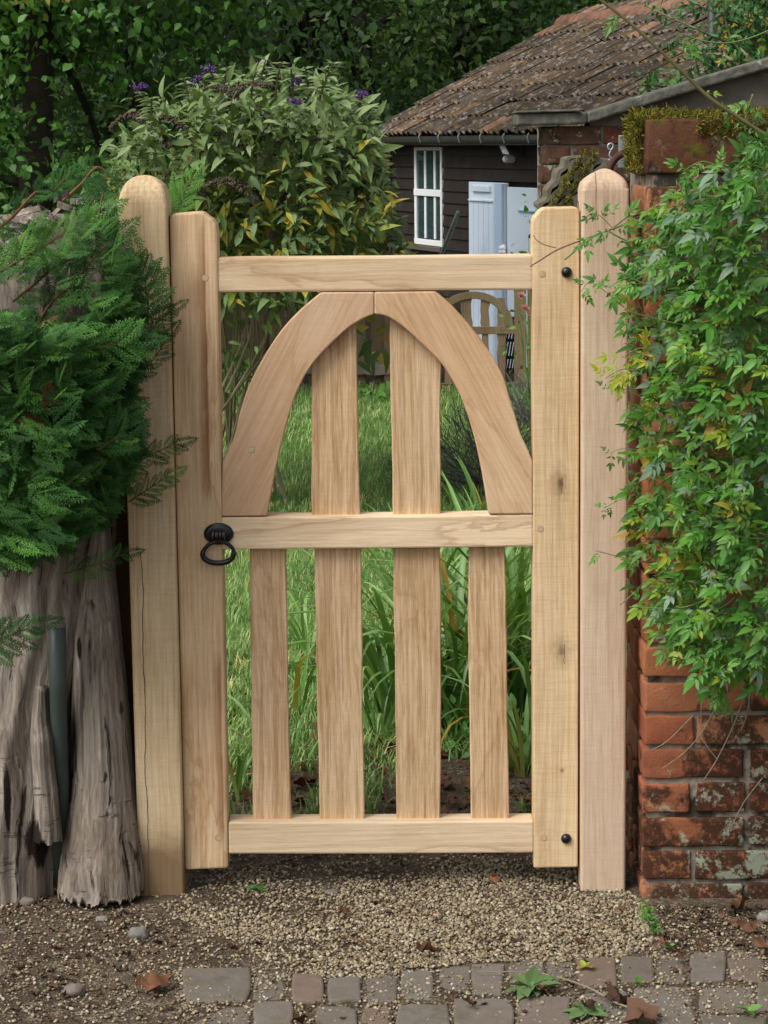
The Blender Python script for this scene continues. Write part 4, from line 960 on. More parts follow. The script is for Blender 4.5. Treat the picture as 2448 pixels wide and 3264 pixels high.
CL = [(860, 2480, 1.0, 10, .24, 'low grassy tuft between latch stile and first slat'), (1215, 2350, 1.3, 16, .34, 'arching tuft showing between the two middle slats'), (1680, 2460, .95, 26, .42, 'strap-leaved clump low against the hinge stile'), (1320, 2440, 1.05, 9, .2, 'small flat tuft on litter right of the third slat'), (1280, 2290, 1.45, 66, .52, 'large arching strap-leaved clump behind the two middle slats'), (1450, 2330, 1.35, 84, .66, 'tall dense strap-leaved clump behind the right-hand slats'), (1640, 2290, 1.55, 80, .70, 'upright strap-leaved clump beside the hinge stile'),
      (1330, 1900, 3.0, 42, .46, 'middle strap-leaved clump at the lawn edge, behind the arching one'), (1560, 1760, 3.6, 46, .52, 'farthest strap-leaved clump showing above the middle rail'),
      (748, 2560, .75, 12, .30, 'small iris-like clump low behind the latch stile'), (960, 2330, 1.6, 8, .30, 'thin wispy strap-leaved tuft behind the left slats'), (985, 2060, 2.4, 12, .28, 'short bright strap-leaved tuft on the lawn between left slats')]
rb = random.Random(9)
for (px, py, Y, cnt, L, lab) in CL:
    c_ = at(px, py, Y); c_.z = gz(c_.x, Y)
    o = thing('strap_leaf_plant', c_, lab, 'plant', 'strap-leaved clumps inside the gate')
    for i in range(cnt):
        a = rb.uniform(0, 6.283); rr = abs(rb.gauss(0, .05)); s = L*rb.uniform(.7, 1.2)
        q = c_+Vector((rr*math.cos(a), rr*math.sin(a)*.8, -.01))
        inst('leaf', rb.choice(straps), (rz(a+rb.gauss(0, .3)) @ rx(rb.gauss(0, .12)) @ np.diag([s, s*rb.uniform(.8, 1.15)*(.5/L)**.5, s]), q), o)
# low leafy weeds behind the gate and by the fence
m_weed = leafm('weed_leaf', gain=1.25, stops= [(0, '3c6424'), (.4, '4f7c30'), (.7, '6c9550'), (1, '385a2a')], trans=.25)
lt = leaf_t(1, .55, 4, .25, .3)
def leafy(name, c_, n, r, h, size, lab, mat, cat='plant', group=None, seed=1, tm=None, upd=.7, stemmat=None, nparts=0):
    rr = np.random.default_rng(seed); o = thing(name, c_, lab, cat, group)
    q = rr.normal(size=(n, 3)); q /= np.linalg.norm(q, axis=1, keepdims=True); q *= rr.random((n, 1))**.45
    P = np.array(c_)+np.stack([q[:, 0]*r, q[:, 1]*r, h*.5+q[:, 2]*h*.5], 1)
    D = q+rr.normal(size=(n, 3))*.5; U = rr.normal(size=(n, 3))*.5+np.array([0, -.35, upd])
    sc = scatter('foliage', tm or [lt], frames(D, U), P, size*(.6+.7*rr.random(n)), rr.random(n), mat, o); tag(sc, None, None, kind='stuff')
    st = [tube(catmull([Vector(c_), Vector(c_).lerp(Vector(p), .5)+Vector((0, 0, .1*h)), Vector(p)], 3), [.006, .005, .004, .004, .003, .002, .002], 4) for p in P[::max(1, n//10)][:10]]
    mesh('stem', *join(st), stemmat or m_weed, o); return o
c_ = at(1660, 2450, 1.0); leafy('leafy_weed', Vector((c_.x, 1.0, 0)), 60, .16, .16, .045, 'low rounded leafy weed beside the foot of the hinge stile', m_weed, seed=3)
c_ = at(1450, 2420, 1.2); leafy('leafy_weed', Vector((c_.x, 1.2, 0)), 40, .12, .13, .05, 'low leafy weed at the foot of the strap leaves', m_weed, seed=4)
c_ = at(1085, 2120, 2.0); leafy('leafy_weed', Vector((c_.x, 2.0, 0)), 40, .14, .09, .05, 'flat leafy weed on lawn between the two left slats', m_weed, seed=5)
c_ = at(720, 1260, 9.5); leafy('leafy_weed', Vector((c_.x, 9.5, -.01)), 120, .32, .3, .07, 'bright leafy growth at the left foot of the picket fence', m_weed, seed=6)
c_ = at(1200, 1290, 10.0); leafy('leafy_weed', Vector((c_.x, 10.0, -.01)), 80, .3, .1, .06, 'low green growth in front of the picket fence middle', m_weed, seed=7)
m_lav = leafm('lavender', gain=1.3, stops= [(0, '4a4d42'), (.4, '5b6052'), (.7, '4d4650'), (.9, '6d7460'), (1, '3c3f34')], trans=.1, rough=.8)
bt = [blade_t(1, .05, 3, b) for b in (.1, .3, .6)]
for (px, py, Y, n, r, h, sd, lab) in ((1560, 1520, 6.0, 2600, .46, .36, 8, 'grey twiggy lavender bush under the right side of the arch'), (1690, 1340, 8.5, 1300, .36, .28, 9, 'grey twiggy bush at the foot of the far gate post')):
    c_ = at(px, py, Y); o = thing('lavender_bush', Vector((c_.x, Y, gz(c_.x, Y))), lab, 'bush', 'grey lavender bushes')
    rr = np.random.default_rng(sd); q = rr.normal(size=(n, 3)); q[:, 2] = abs(q[:, 2]); q /= np.linalg.norm(q, axis=1, keepdims=True); rad = rr.random((n, 1))**.5
    P = np.array([c_.x, Y, gz(c_.x, Y)])+q*rad*np.array([r, r, h]); D = np.cross(q, rr.normal(size=(n, 3))); U = rr.normal(size=(n, 3))
    A = frames(D, U); A = np.stack([A[:, :, 0], A[:, :, 1], q*.9+rr.normal(size=(n, 3))*.25], 2)
    tag(scatter('foliage', bt, A, P, .06+.09*rr.random(n), rr.random(n), m_lav, o), None, None, kind='stuff')
    mesh('stem', *join([tube([(c_.x, Y, gz(c_.x, Y)), P[i]], [.012, .004], 4) for i in range(14)]), m_lav, o)
# rose sprig by the far gate
m_rose = leafm('rose_petal', [(0, 'eeb4bd'), (.5, 'f2c6cb'), (1, 'e79aa6')], trans=.3)
o = leafy('rose_bush', Vector((at(1690, 1000, 9.0).x, 9.0, gz(.6, 9.0))), 90, .16, 1.35, .05, 'thin rose bush with pink blooms left of the hinge stile', m_weed, seed=12)
for i, (px, py) in enumerate(((1672, 985), (1690, 1000), (1660, 945))):
    cc = np.array(at(px, py, 8.8)); lst = []
    for k in range(14): a = k*2.4; lst.append(txf(leaf_t(1, .9, 3, .4, -.3), rz(a) @ ry(-.3-.09*k), (0, 0, .02*k)))
    t_ = tmerge(lst); mesh('rose_bloom', (t_[0] @ rx(1.1).T)*.035+cc, t_[1], m_rose, o, tint=np.random.default_rng(i).random(len(t_[0])))

# buddleia
m_bud = leafm('buddleia_leaf', gain=1.35, stops= [(0, '4b6038'), (.18, '5a7040'), (.3, '6b8158'), (.4, '44582c'), (.52, '7f8a3a'), (.66, 'a8983a'), (.84, '8d7c2c'), (.93, '6f7a30'), (1, '39502c')], trans=.25, rough=.55)
m_bud_t = leafm('buddleia_leaf_grey', gain=1.15, stops= [(0, '586c3c'), (.35, '6a8046'), (.6, '8a9a72'), (.8, '526a36'), (1, '485e2c')], trans=.2, rough=.6)
m_stem = plain('twig_brown', '7c7258', .9, var=.3)
BUD = [(330, 1010), (350, 800), (370, 560), (440, 380), (600, 330), (760, 285), (900, 255), (1030, 270), (1140, 340), (1180, 440), (1205, 560), (1225, 760), (1290, 800), (1290, 870), (1200, 930), (1000, 930), (700, 930)]
bY0, bY1 = 4.6, 6.6
bc = at(720, 1100, 5.6); bc = Vector((bc.x, 5.6, 0))
bud = thing('buddleia', bc, 'large butterfly bush with green and yellowing lance leaves behind the gate', 'bush')
rr = np.random.default_rng(41)
N_B = 10500
P2 = sample_poly(BUD, int(N_B*1.9), rr)+rr.normal(size=(int(N_B*1.9), 2))*np.array([22, 26]); P2 = P2[np.array([nz(q[0]*.010, q[1]*.012, 6)+.35*nz(q[0]*.03, q[1]*.03, 2) for q in P2]) > -.06]; P2 = P2[:N_B]; N_B = len(P2)
dep = rr.random(N_B)**1.3; Yb = bY0+(bY1-bY0)*dep
P = atN(P2, Yb)
hfrac = np.clip((1010-P2[:, 1])/750, 0, 1)
base = np.array([bc.x, 5.6, .4]); D = P-base; D /= np.linalg.norm(D, axis=1, keepdims=True); D *= np.array([.9, .5, .45]); D += rr.normal(size=(N_B, 3))*.5; D[:, 2] -= .15+.55*(1-hfrac)*rr.random(N_B); D[:, 1] -= .25
U = rr.normal(size=(N_B, 3))*.35+np.array([0, -.45, .9])
A = frames(D, U); S = (.045+.065*rr.random(N_B)**1.4)
tint = np.where(hfrac+rr.normal(size=N_B)*.16 > .62, rr.random(N_B)*.5, .15+.8*rr.random(N_B))
bl = [leaf_t(1, .33, 5, .3, c) for c in (.1, .35, .6)]
front = np.argsort(dep)[:1500]; pick = rr.permutation(front)[:90]; mask = np.ones(N_B, bool); mask[pick] = False
upper = hfrac > .58+rr.normal(size=N_B)*.1
for nm_, msk, mt_ in (('foliage', mask & ~upper, m_bud), ('top_foliage', mask & upper, m_bud_t)):
    tag(scatter(nm_, bl, A[msk], P[msk], S[msk], tint[msk] if mt_ is m_bud else rr.random(msk.sum()), mt_, bud), None, None, kind='stuff')
bme = {True: [tmesh('leaf', b, m_bud_t) for b in bl], False: [tmesh('leaf', b, m_bud) for b in bl]}
for i in pick: inst('leaf', bme[bool(upper[i])][i % 3], (A[i]*S[i], P[i]), bud)
for i in range(26):
    e = P[rr.integers(N_B)]; a = Vector((bc.x+rr.normal()*.12, 5.6+rr.normal()*.1, 0)); e = Vector(e); m_ = a.lerp(e, .55)+Vector((rr.normal()*.06, 0, .12))
    mesh('stem', *tube(catmull([a, m_, e], 6), np.linspace(.009, .003, 13), 5), m_stem, bud)
for i, (x0, y0, x1, y1) in enumerate(((780, 1000, 860, 880), (800, 1000, 870, 900), (815, 1000, 880, 870), (705, 1240, 800, 960), (720, 1250, 830, 930), (740, 1260, 900, 940))):
    a = at(x0, y0, 4.8); b = at(x1, y1, 4.9); mesh('stem', *tube(catmull([a, a.lerp(b, .5)+Vector((.02, 0, 0)), b], 5), np.linspace(.006, .003, 11), 5), m_stem, bud)
for i in range(22):                       # loose shoots standing out of the crown
    k = int(rr.integers(3, 11)); (xa, ya), (xb, yb) = BUD[k], BUD[k+1 if k < 11 else k]; f = rr.random(); x, y = xa+(xb-xa)*f, ya+(yb-ya)*f
    Yk = bY0+.1+1.2*rr.random(); a = at(x, y+60, Yk); e = at(x+(x-820)*.10+rr.normal()*25, y-25-60*rr.random(), Yk-.1); Pt = catmull([a, a.lerp(e, .5)+Vector((0, 0, .02)), e], 5)
    mesh('stem', *tube(Pt, np.linspace(.006, .003, len(Pt)), 5), m_stem, bud)
    for q in range(2, len(Pt)):
        for s_ in (-1, 1):
            dd = np.array([[s_*.8+rr.normal()*.2, -.3+rr.normal()*.4, .15+rr.normal()*.25]]); inst('leaf', bme[True][q % 3], (frames(dd, np.array([[0, -.45, .9]]))[0]*(.085-.005*q), Pt[q]), bud)
# hanging leaves seen under the top rail
P2 = sample_poly([(700, 940), (960, 940), (860, 1040), (800, 1150), (700, 1240)], 55, rr); n2 = len(P2)
P = atN(P2, 4.6+1.2*rr.random(n2)); D = rr.normal(size=(n2, 3))+np.array([.2, -.2, -.7]); U = rr.normal(size=(n2, 3))*.4+np.array([0, -.8, .4])
tag(scatter('low_foliage', bl, frames(D, U), P, .05+.04*rr.random(n2), rr.random(n2)*.5, m_bud_t, bud), None, None, kind='stuff')
P2 = sample_poly([(1060, 1010), (1240, 1010), (1240, 1130), (1150, 1200), (1060, 1120)], 22, rr); n2 = len(P2)
P = atN(P2, 6.2+.6*rr.random(n2)); D = rr.normal(size=(n2, 3))+np.array([.2, -.2, -.5]); U = rr.normal(size=(n2, 3))*.4+np.array([0, -.8, .4])
tag(scatter('low_foliage', bl, frames(D, U), P, .08+.06*rr.random(n2), rr.random(n2), m_bud, bud), None, None, kind='stuff')
# flower panicles: fresh purple and spent brown
m_pur = leafm('purple_floret', [(0, '4a2a66'), (.5, '5f3a80'), (1, '3c2255')], trans=.1); m_spent = leafm('spent_floret', [(0, '51463b'), (.5, '5f5144'), (1, '40352c')], trans=0, rough=.95)
flt = (icosa()[0]*np.array([.5, .5, .5]), icosa()[1])
def panicle(px, py, ang, L, mat, Y, parent):
    b = np.array(at(px, py, Y)); n = int(220*L/.2); t = rr.random(n); rad = .026*(1-t*.8)*np.sqrt(rr.random(n)); th = rr.random(n)*6.28
    curv = ang+np.sign(math.cos(ang))*-.9*t
    x = L*t*np.cos(curv)+rad*np.cos(th); z = L*t*np.sin(curv)+rad*np.sin(th); y = rad*np.sin(th+1)
    P = b+np.stack([x, y, z], 1)
    ob_ = scatter('flower', [flt], randrot(n, rr), P, .007+.006*rr.random(n), rr.random(n), mat, parent)
for px, py in ((432, 285), (620, 265), (655, 222), (935, 264), (1140, 310), (928, 330), (850, 380)):
    panicle(px, py, rr.uniform(.6, 2.4), .035+.02*rr.random(), m_pur, 4.7, bud)
for i in range(20):
    px, py = sample_poly(BUD[1:12], 1, rr)[0]; panicle(px, min(py, 760), rr.uniform(.2, 2.9), rr.uniform(.12, .24), m_spent, 4.55+.5*rr.random(), bud)

# ------------------------------------------------------------------ woodland trees behind
m_bark = plain('dark_bark', '2c2620', .95, var=.4, scale=8, bumpy=.8, dist=.03)
def tree_leafm(nm, st): return leafm(nm, st, trans=.25, rough=.5, spec=.5, gain=1.35)
WL = [tree_leafm('wood_leaf_a', [(0, '2c4a1c'), (.3, '3c6424'), (.55, '4f7a2a'), (.8, '33521f'), (1, '243e18')]),
      tree_leafm('wood_leaf_b', [(0, '26401c'), (.35, '355524'), (.65, '46672c'), (.9, '586f2c'), (1, '22361a')]),
      tree_leafm('wood_leaf_yellow', [(0, '6f7a26'), (.3, '8a8a30'), (.6, '5a7a2a'), (.85, '9a8a38'), (1, '7a6a2c')])]
tl5 = [leaf_t(1, .62, 3, .2, .25), leaf_t(1, .5, 3, .3, .45), leaf_t(1, .7, 3, .15, .1)]
tl2 = [leaf_t(1, .62, 2, .2, .25, .75), leaf_t(1, .5, 2, .3, .45, .75), leaf_t(1, .7, 2, .15, .1, .75)]
def clumps(name, boxes, nleaf, size, mat, parent, rr, ncl=60, rad=.5, kind='stuff'):
    """leaves gathered in drooping clumps over a set of ellipsoid lobes."""
    C = []
    for (cx_, cy_, cz_, ax, ay, az) in boxes:
        q = rr.normal(size=(ncl, 3)); q /= np.linalg.norm(q, axis=1, keepdims=True); q *= rr.random((ncl, 1))**.4; C.append(np.array([cx_, cy_, cz_])+q*np.array([ax, ay, az]))
    C = np.concatenate(C); k = rr.integers(len(C), size=nleaf); P = C[k]+rr.normal(size=(nleaf, 3))*np.array([rad, rad, rad*.45])
    P = P[P[:, 2] > .05]; n = len(P)
    ct = rr.random(len(C))[k][:n]
    D = rr.normal(size=(n, 3))*.8+np.array([0, -.3, -.35]); U = rr.normal(size=(n, 3))*.5+np.array([0, -.5, .8])
    o = scatter(name, tl5 if size < .08 else tl2, frames(D, U), P, size*(.6+.8*rr.random(n)), np.clip(ct*.6+rr.random(n)*.4, 0, 1), mat, parent); tag(o, None, None, kind=kind)
    return C
def tree(name, px, Y, R0, lean, H, lab, lobes, nleaf, size, mat, seed, ncl=40, rad=.45, limbs=5, yellow=0):
    rr = np.random.default_rng(seed); b = at(px, 900, Y); b = Vector((b.x, Y, gz(b.x, Y)))
    o = thing(name, b, lab, 'tree', 'trees of the wood behind')
    pts = [b+Vector((lean*t*H+.12*nz(seed, t*3, 0), .1*nz(seed, t*3, 5), t*H-.1)) for t in np.linspace(0, 1, 9)]
    pts = catmull(pts, 3); mesh('trunk', *tube(pts, np.linspace(R0, R0*.45, len(pts)), 9), m_bark, o, smooth=True)
    L_ = [(b.x+lx, Y+ly, lz_, ax, ay, az) for (lx, ly, lz_, ax, ay, az) in lobes]
    C = clumps('crown', L_, nleaf, size, mat, o, rr, ncl, rad)
    if yellow:
        clumps('yellow_clumps', [(l[0], l[1]-.4, l[2], l[3]*.9, l[4]*.6, l[5]*.7) for l in L_[:2]], yellow, size, WL[2], o, rr, 5, rad*.5)  # small leaf clumps in the yellow-green colours
    for i in range(limbs):
        e = Vector(C[rr.integers(len(C))]); s = pts[int(rr.integers(6, len(pts)-4))]
        mesh('limb', *tube(catmull([s, s.lerp(e, .5)+Vector((0, 0, .15)), e], 5), np.linspace(R0*.32, .015, 11), 5), m_bark, o)
    return o
tree('hedge_tree', 120, 9.5, .12, .02, 6.0, 'bright leafy tree reaching over the conifer at upper left', [(-.5, 0, 2.6, 1.7, .8, .8), (.4, .2, 2.9, 1.3, .8, .7), (-.3, .4, 1.4, 1.6, .8, .9), (.3, .2, 4.6, 2.6, 1.6, 1.2)], 24000, .062, WL[0], 51, 60, .22, 6, 1100)
tree('hedge_tree', 480, 11.5, .10, -.02, 6.5, 'ivy-dark tree between the upper left boughs and the butterfly bush', [(0, 0, 2.4, 1.5, .9, .9), (-.6, .3, 1.2, 1.6, .9, .9), (.2, .2, 4.8, 2.6, 1.6, 1.2)], 19000, .068, WL[1], 52, 60, .24, 5)
tree('woodland_tree', 830, 17.0, .17, .03, 9, 'dark bent trunk left of the wood, above the butterfly bush', [(-.6, .5, 3.2, 1.9, 1.2, .8), (.6, 1.0, 1.6, 1.8, 1.0, 1.0), (0, .4, 6.5, 3.4, 2.4, 1.6)], 12000, .095, WL[1], 53, 50, .34, 6, 500)
tree('woodland_tree', 985, 18.0, .24, -.01, 9, 'thickest dark trunk in the wood, above the butterfly bush', [(.3, -.6, 3.4, 1.6, .8, .6), (-.4, 1.0, 1.8, 2.0, 1.0, 1.0), (0, .4, 6.6, 3.4, 2.4, 1.6)], 12000, .09, WL[0], 54, 50, .32, 6, 600)
tree('woodland_tree', 1240, 20.0, .12, -.08, 9, 'slender leaning trunk in the wood left of the shed roof', [(0, .5, 3.0, 2.0, 1.2, 1.0), (.3, .6, 1.6, 1.8, 1.0, .9), (0, .4, 7.0, 3.4, 2.4, 1.6)], 11000, .095, WL[1], 55, 50, .34, 7)
tree('woodland_tree', 1430, 21.0, .13, .05, 9, 'forked dark trunk in the wood above the shed roof verge', [(.2, .4, 3.2, 1.8, 1.2, 1.0), (-.3, .6, 2.0, 1.8, 1.0, .9), (0, .4, 7.0, 3.4, 2.4, 1.6)], 11000, .095, WL[0], 56, 50, .34, 7)
tree('woodland_tree', 1640, 22.5, .12, -.03, 9, 'dark trunk in the wood just left of the roof ridge', [(.2, .4, 3.4, 1.9, 1.2, 1.0), (0, .6, 2.2, 1.8, 1.0, .9), (0, .4, 7.2, 3.6, 2.4, 1.6)], 10000, .095, WL[1], 57, 50, .34, 5)
tree('woodland_tree', 2000, 24.0, .15, .0, 9, 'dark tree behind the terracotta roof ridge', [(0, .5, 4.0, 2.6, 1.4, 1.0), (0, .8, 6.8, 3.8, 2.4, 1.6)], 9000, .11, WL[1], 58, 50, .36, 4)
tree('woodland_tree', 300, 21.0, .16, .02, 9, 'shadowy tree far back at the left of the wood', [(0, .4, 3.0, 2.4, 1.4, 1.2), (0, .5, 1.2, 2.4, 1.2, 1.0), (0, .8, 6.8, 3.8, 2.4, 1.6)], 9000, .11, WL[1], 59, 50, .4, 4)
def far_wood():
    rr = np.random.default_rng(70)
    bx = [(x, 25+1.5*(i % 2), z, 2.2, 1.2, 1.2) for i, x in enumerate(np.linspace(-8, 9, 10)) for z in (1.0, 3.2, 5.4, 7.6)]
    o = clumps('far_woodland', bx, 42000, .14, WL[1], None, rr, 12, .5)
far_wood()
o = bpy.data.objects['far_woodland']; tag(o, 'dim mass of leaves filling the wood far behind', 'woodland', kind='stuff')
# added backdrop bank, dark green for depth behind the wood, blocks sky gaps
bankV = []; bx = np.linspace(-16, 16, 33); by = np.linspace(26.5, 34, 9)
for j, y in enumerate(by):
    for x in bx: bankV.append((x, y+.5*nz(x*.4, j, 0), -.6+9.5*(j/8)**.7+.5*nz(x*.6, j*.5, 3)))
tag(mesh('dark_backdrop_bank', bankV, np.array([(j*33+i, j*33+i+1, (j+1)*33+i+1, (j+1)*33+i) for j in range(8) for i in range(32)]), plain('backdrop_dark_green', '20281a', .95, var=.5, scale=3, bumpy=.8, dist=.1)), None, None, kind='structure')
# evergreen shrub with yellow leaves beyond the coping, upper right
m_shr = leafm('shrub_leaf', [(0, '2f5a26'), (.4, '3f6e30'), (.7, '57884a'), (1, '2b4c22')], trans=.2, spec=.5); m_yel = leafm('yellow_leaf', [(0, 'b3962c'), (.5, 'c9ae3f'), (1, '8f8230')], trans=.3)
rr = np.random.default_rng(91); sY = 5.6
shb = thing('wall_shrub', Vector((at(2400, 300, sY).x, sY, 0)), 'glossy evergreen shrub with yellow leaves rising behind the coping', 'shrub')
BR = [((2500, 330), (2400, 180), (2260, 110), (2080, 30)), ((2500, 300), (2380, 100), (2300, 50), (2190, 0)), ((2450, 330), (2330, 190), (2230, 170), (2130, 150)), ((2400, 320), (2300, 230), (2240, 240), (2150, 260)), ((2500, 250), (2420, 120), (2400, 0), (2390, -60)), ((2480, 320), (2400, 200), (2330, 120), (2310, 20)), ((2300, 300), (2200, 280), (2110, 275), (2040, 270)), ((2500, 200), (2460, 60), (2440, -40), (2440, -90))]
lp = []; ld = []
for br in BR:
    pts = catmull([at(x, y, sY+rr.normal()*.12) for x, y in br], 8); mesh('branch', *tube(pts, np.linspace(.012, .003, len(pts)), 5), m_stem, shb)
    for i in range(4, len(pts)):
        for k in range(7): lp.append(np.array(pts[i])+rr.normal(size=3)*.028); ld.append(rr.normal(size=3)+np.array([0, -.3, .3]))
n = len(lp); sl_ = leaf_t(1, .36, 3, .3, .2)
tag(scatter('foliage', [sl_], frames(np.array(ld), rr.normal(size=(n, 3))*.5+np.array([0, -.6, .7])), np.array(lp), .030+.022*rr.random(n), rr.random(n), m_shr, shb), None, None, kind='stuff')
P2 = sample_poly([(2310, 60), (2448, 20), (2470, 260), (2290, 200)], 420, rr); n = len(P2)
tag(scatter('yellow_foliage', [sl_], frames(rr.normal(size=(n, 3)), rr.normal(size=(n, 3))*.5+np.array([0, -.7, .6])), atN(P2, sY+.2+.4*rr.random(n)), .03+.03*rr.random(n), rr.random(n), m_yel, shb), None, None, kind='stuff')
P2 = sample_poly([(2300, 0), (2470, -20), (2480, 280), (2330, 250)], 520, rr); n = len(P2)
tag(scatter('inner_foliage', [sl_], frames(rr.normal(size=(n, 3)), rr.normal(size=(n, 3))*.5+np.array([0, -.7, .6])), atN(P2, sY-.1+.5*rr.random(n)), .03+.03*rr.random(n), rr.random(n), m_shr, shb), None, None, kind='stuff')
# ------------------------------------------------------------------ weathered stump at the left
HOLES = [(at(108, 2690, -.09).x, at(108, 2690, -.09).z, .030, .075), (at(20, 2560, -.09).x, at(20, 2560, -.09).z, .008, .09), (at(250, 2070, -.06).x, at(250, 2070, -.06).z, .007, .03)]
def stump_material():
    m, t, bs, out = new_mat('weathered_stump'); v = coords(t, False)
    w = nd(t, 'ShaderNodeNewGeometry').outputs['Position']
    vv = nd(t, 'ShaderNodeVectorMath', {0: v, 1: nd(t, 'ShaderNodeVectorMath', {0: nd(t, 'ShaderNodeTexNoise', {'Vector': v, 'Scale': 5.0, 'Detail': 3.0}).outputs['Color'], 3: .06}, operation='SCALE').outputs[0]}, operation='ADD').outputs[0]
    f1 = noi(t, mapv(t, vv, (110, 110, 5)), 1.0, 6, .65); f2 = noi(t, mapv(t, vv, (28, 28, 2.2)), 1.0, 5, .6, .6); f3 = noi(t, mapv(t, vv, (7, 7, 3)), 1.0, 4, .6)
    col = ramp(t, mth(t, 'ADD', mth(t, 'MULTIPLY', f1, .5), mth(t, 'MULTIPLY', f2, .5)), [(.31, lin('302821')), (.43, lin('6f655a')), (.55, lin('90867b')), (.72, lin('c4bcb1'))])
    col = mix(t, ramp(t, f3, [(.48, 0.0), (.70, .4)]), col, mix(t, f1, lin('62503f'), lin('8b745c')))
    ck = noi(t, mapv(t, vv, (34, 34, 1.5), loc=(3, 3, 3)), 1.0, 4, .55, .3)
    cr = ramp(t, ck, [(.35, 1.0), (.395, 0.0)]); col = mix(t, mth(t, 'MULTIPLY', cr, .9), col, lin('1f1712'))
    holes = ramp(t, noi(t, mapv(t, vv, (22, 22, 7), loc=(8, 1, 4)), 1.0, 3, .5), [(.29, 1.0), (.33, 0.0)]); col = mix(t, mth(t, 'MULTIPLY', holes, .8), col, lin('2a1d14'))
    sw_ = nd(t, 'ShaderNodeSeparateXYZ', {0: w}).outputs; z = sw_[2]
    for (hx_, hz_, ra, rb_) in HOLES:
        d = mth(t, 'SQRT', mth(t, 'ADD', mth(t, 'POWER', mth(t, 'DIVIDE', mth(t, 'SUBTRACT', sw_[0], hx_), ra), 2.0), mth(t, 'POWER', mth(t, 'DIVIDE', mth(t, 'SUBTRACT', z, hz_), rb_), 2.0)))
        col = mix(t, ramp(t, mth(t, 'ADD', d, mth(t, 'MULTIPLY', mth(t, 'SUBTRACT', noi(t, mapv(t, w, (40, 40, 9)), 1.0, 5, .7), .5), 1.3)), [(.7, .95), (.95, 0.0)]), col, lin('17110d'))
    cross = noi(t, mapv(t, vv, (16, 16, 150), rot=(0, .12, 0)), 1.0, 3, .5); cm = mth(t, 'MULTIPLY', mth(t, 'MULTIPLY', ramp(t, cross, [(.34, 1.0), (.39, 0.0)]), ramp(t, noi(t, v, 16, 3), [(.5, 0.0), (.58, 1.0)])), ramp(t, z, [(.05, 1.0), (.28, 1.0), (.36, 0.0)]))
    col = mix(t, mth(t, 'MULTIPLY', cm, .55), col, lin('3c332c'))
    put(t, bs.inputs['Base Color'], col); bs.inputs['Roughness'].default_value = .9; bs.inputs['Specular IOR Level'].default_value = .2
    h_ = mth(t, 'SUBTRACT', mth(t, 'ADD', f1, f2), mth(t, 'MULTIPLY', mth(t, 'ADD', cr, mth(t, 'ADD', holes, mth(t, 'MULTIPLY', cm, .5))), 1.5))
    bump(t, bs, h_, .8, .006); return m
m_stump = stump_material()
def px2(px, py, Y): p = at(px, py, Y); return p.x, p.z
def lobe(name, secs, parent, seed, ntheta=150, nz_=80, ragged=0.0, amp=.0065):
    """secs: (z, cx, cy, rx, ry) bottom to top."""
    S = np.array(secs); V = []; Fc = []
    zs = np.linspace(S[0, 0], S[-1, 0], nz_)
    for j, z in enumerate(zs):
        cx_, cy_, rx_, ry_ = [np.interp(z, S[:, 0], S[:, i]) for i in (1, 2, 3, 4)]
        for k in range(ntheta):
            a = 2*math.pi*k/ntheta; ca, sa = math.cos(a), math.sin(a)
            tw = a+.25*nz(z*1.5, seed, 0)
            d = 1+amp/.12*(1.3*nz(math.cos(tw)*4.2+seed, math.sin(tw)*4.2, z*1.0)+.7*nz(math.cos(tw)*11, math.sin(tw)*11+seed, z*1.8)+.45*nz(math.cos(tw)*26, math.sin(tw)*26+seed, z*3.2)-.5*max(0, nz(math.cos(tw)*17, math.sin(tw)*17+seed*2, z*1.2)-.25)*4)
            zz = z
            if ragged and j == 0: zz = z+ragged*(.6+1.2*nz(a*9, seed, 1)+.6*nz(a*19, seed, 2))
            V.append((cx_+rx_*d*ca, cy_+ry_*d*sa, zz))
    for j in range(nz_-1):
        for k in range(ntheta): l = (k+1) % ntheta; Fc.append((j*ntheta+k, j*ntheta+l, (j+1)*ntheta+l, (j+1)*ntheta+k))
    Fc.append(tuple((nz_-1)*ntheta+k for k in range(ntheta)))
    return mesh(name, V, Fc, m_stump, parent, smooth=True)
def sec(y, xl, xr, Yf, ry_, dz=0):
    a, b = at(xl, y, Yf), at(xr, y, Yf); return ((a.z+b.z)/2+dz, (a.x+b.x)/2, Yf+ry_, (b.x-a.x)/2, ry_)
st = thing('tree_stump', Vector((at(150, 2850, -.1).x, .05, 0)), 'tall grey weathered tree stump under the conifer beside the post', 'stump')
lobe('trunk', [(-.05, *sec(2880, -240, 190, -.09, .17)[1:]), sec(2700, -230, 178, -.085, .17), sec(2400, -210, 205, -.07, .17), sec(2050, -200, 330, -.055, .17), sec(1850, -190, 345, -.05, .17), sec(1600, -180, 342, -.05, .17), sec(1200, -170, 350, -.05, .17), sec(900, -170, 370, -.06, .17), sec(760, -140, 345, -.02, .13), sec(690, -60, 270, .0, .10)], st, 3.3)
lobe('root_buttress', [sec(2898, 168, 442, -.125, .085), sec(2820, 172, 446, -.115, .09), sec(2700, 182, 436, -.10, .09), sec(2560, 200, 418, -.085, .09), sec(2400, 210, 405, -.075, .09), sec(2200, 212, 388, -.068, .09), sec(2050, 214, 372, -.06, .09), sec(1850, 250, 350, -.045, .09), sec(1700, 280, 335, -.03, .08)], st, 7.1, ragged=.022, amp=.0042)
lobe('bark_strip', [sec(2700, 100, 190, -.115, .03), sec(2600, 105, 182, -.118, .03), sec(2450, 96, 165, -.112, .035), sec(2360, 88, 160, -.118, .04), sec(2300, 92, 150, -.105, .035), sec(2200, 105, 145, -.09, .03)], st, 5.7, 40, 40, ragged=.01, amp=.02)
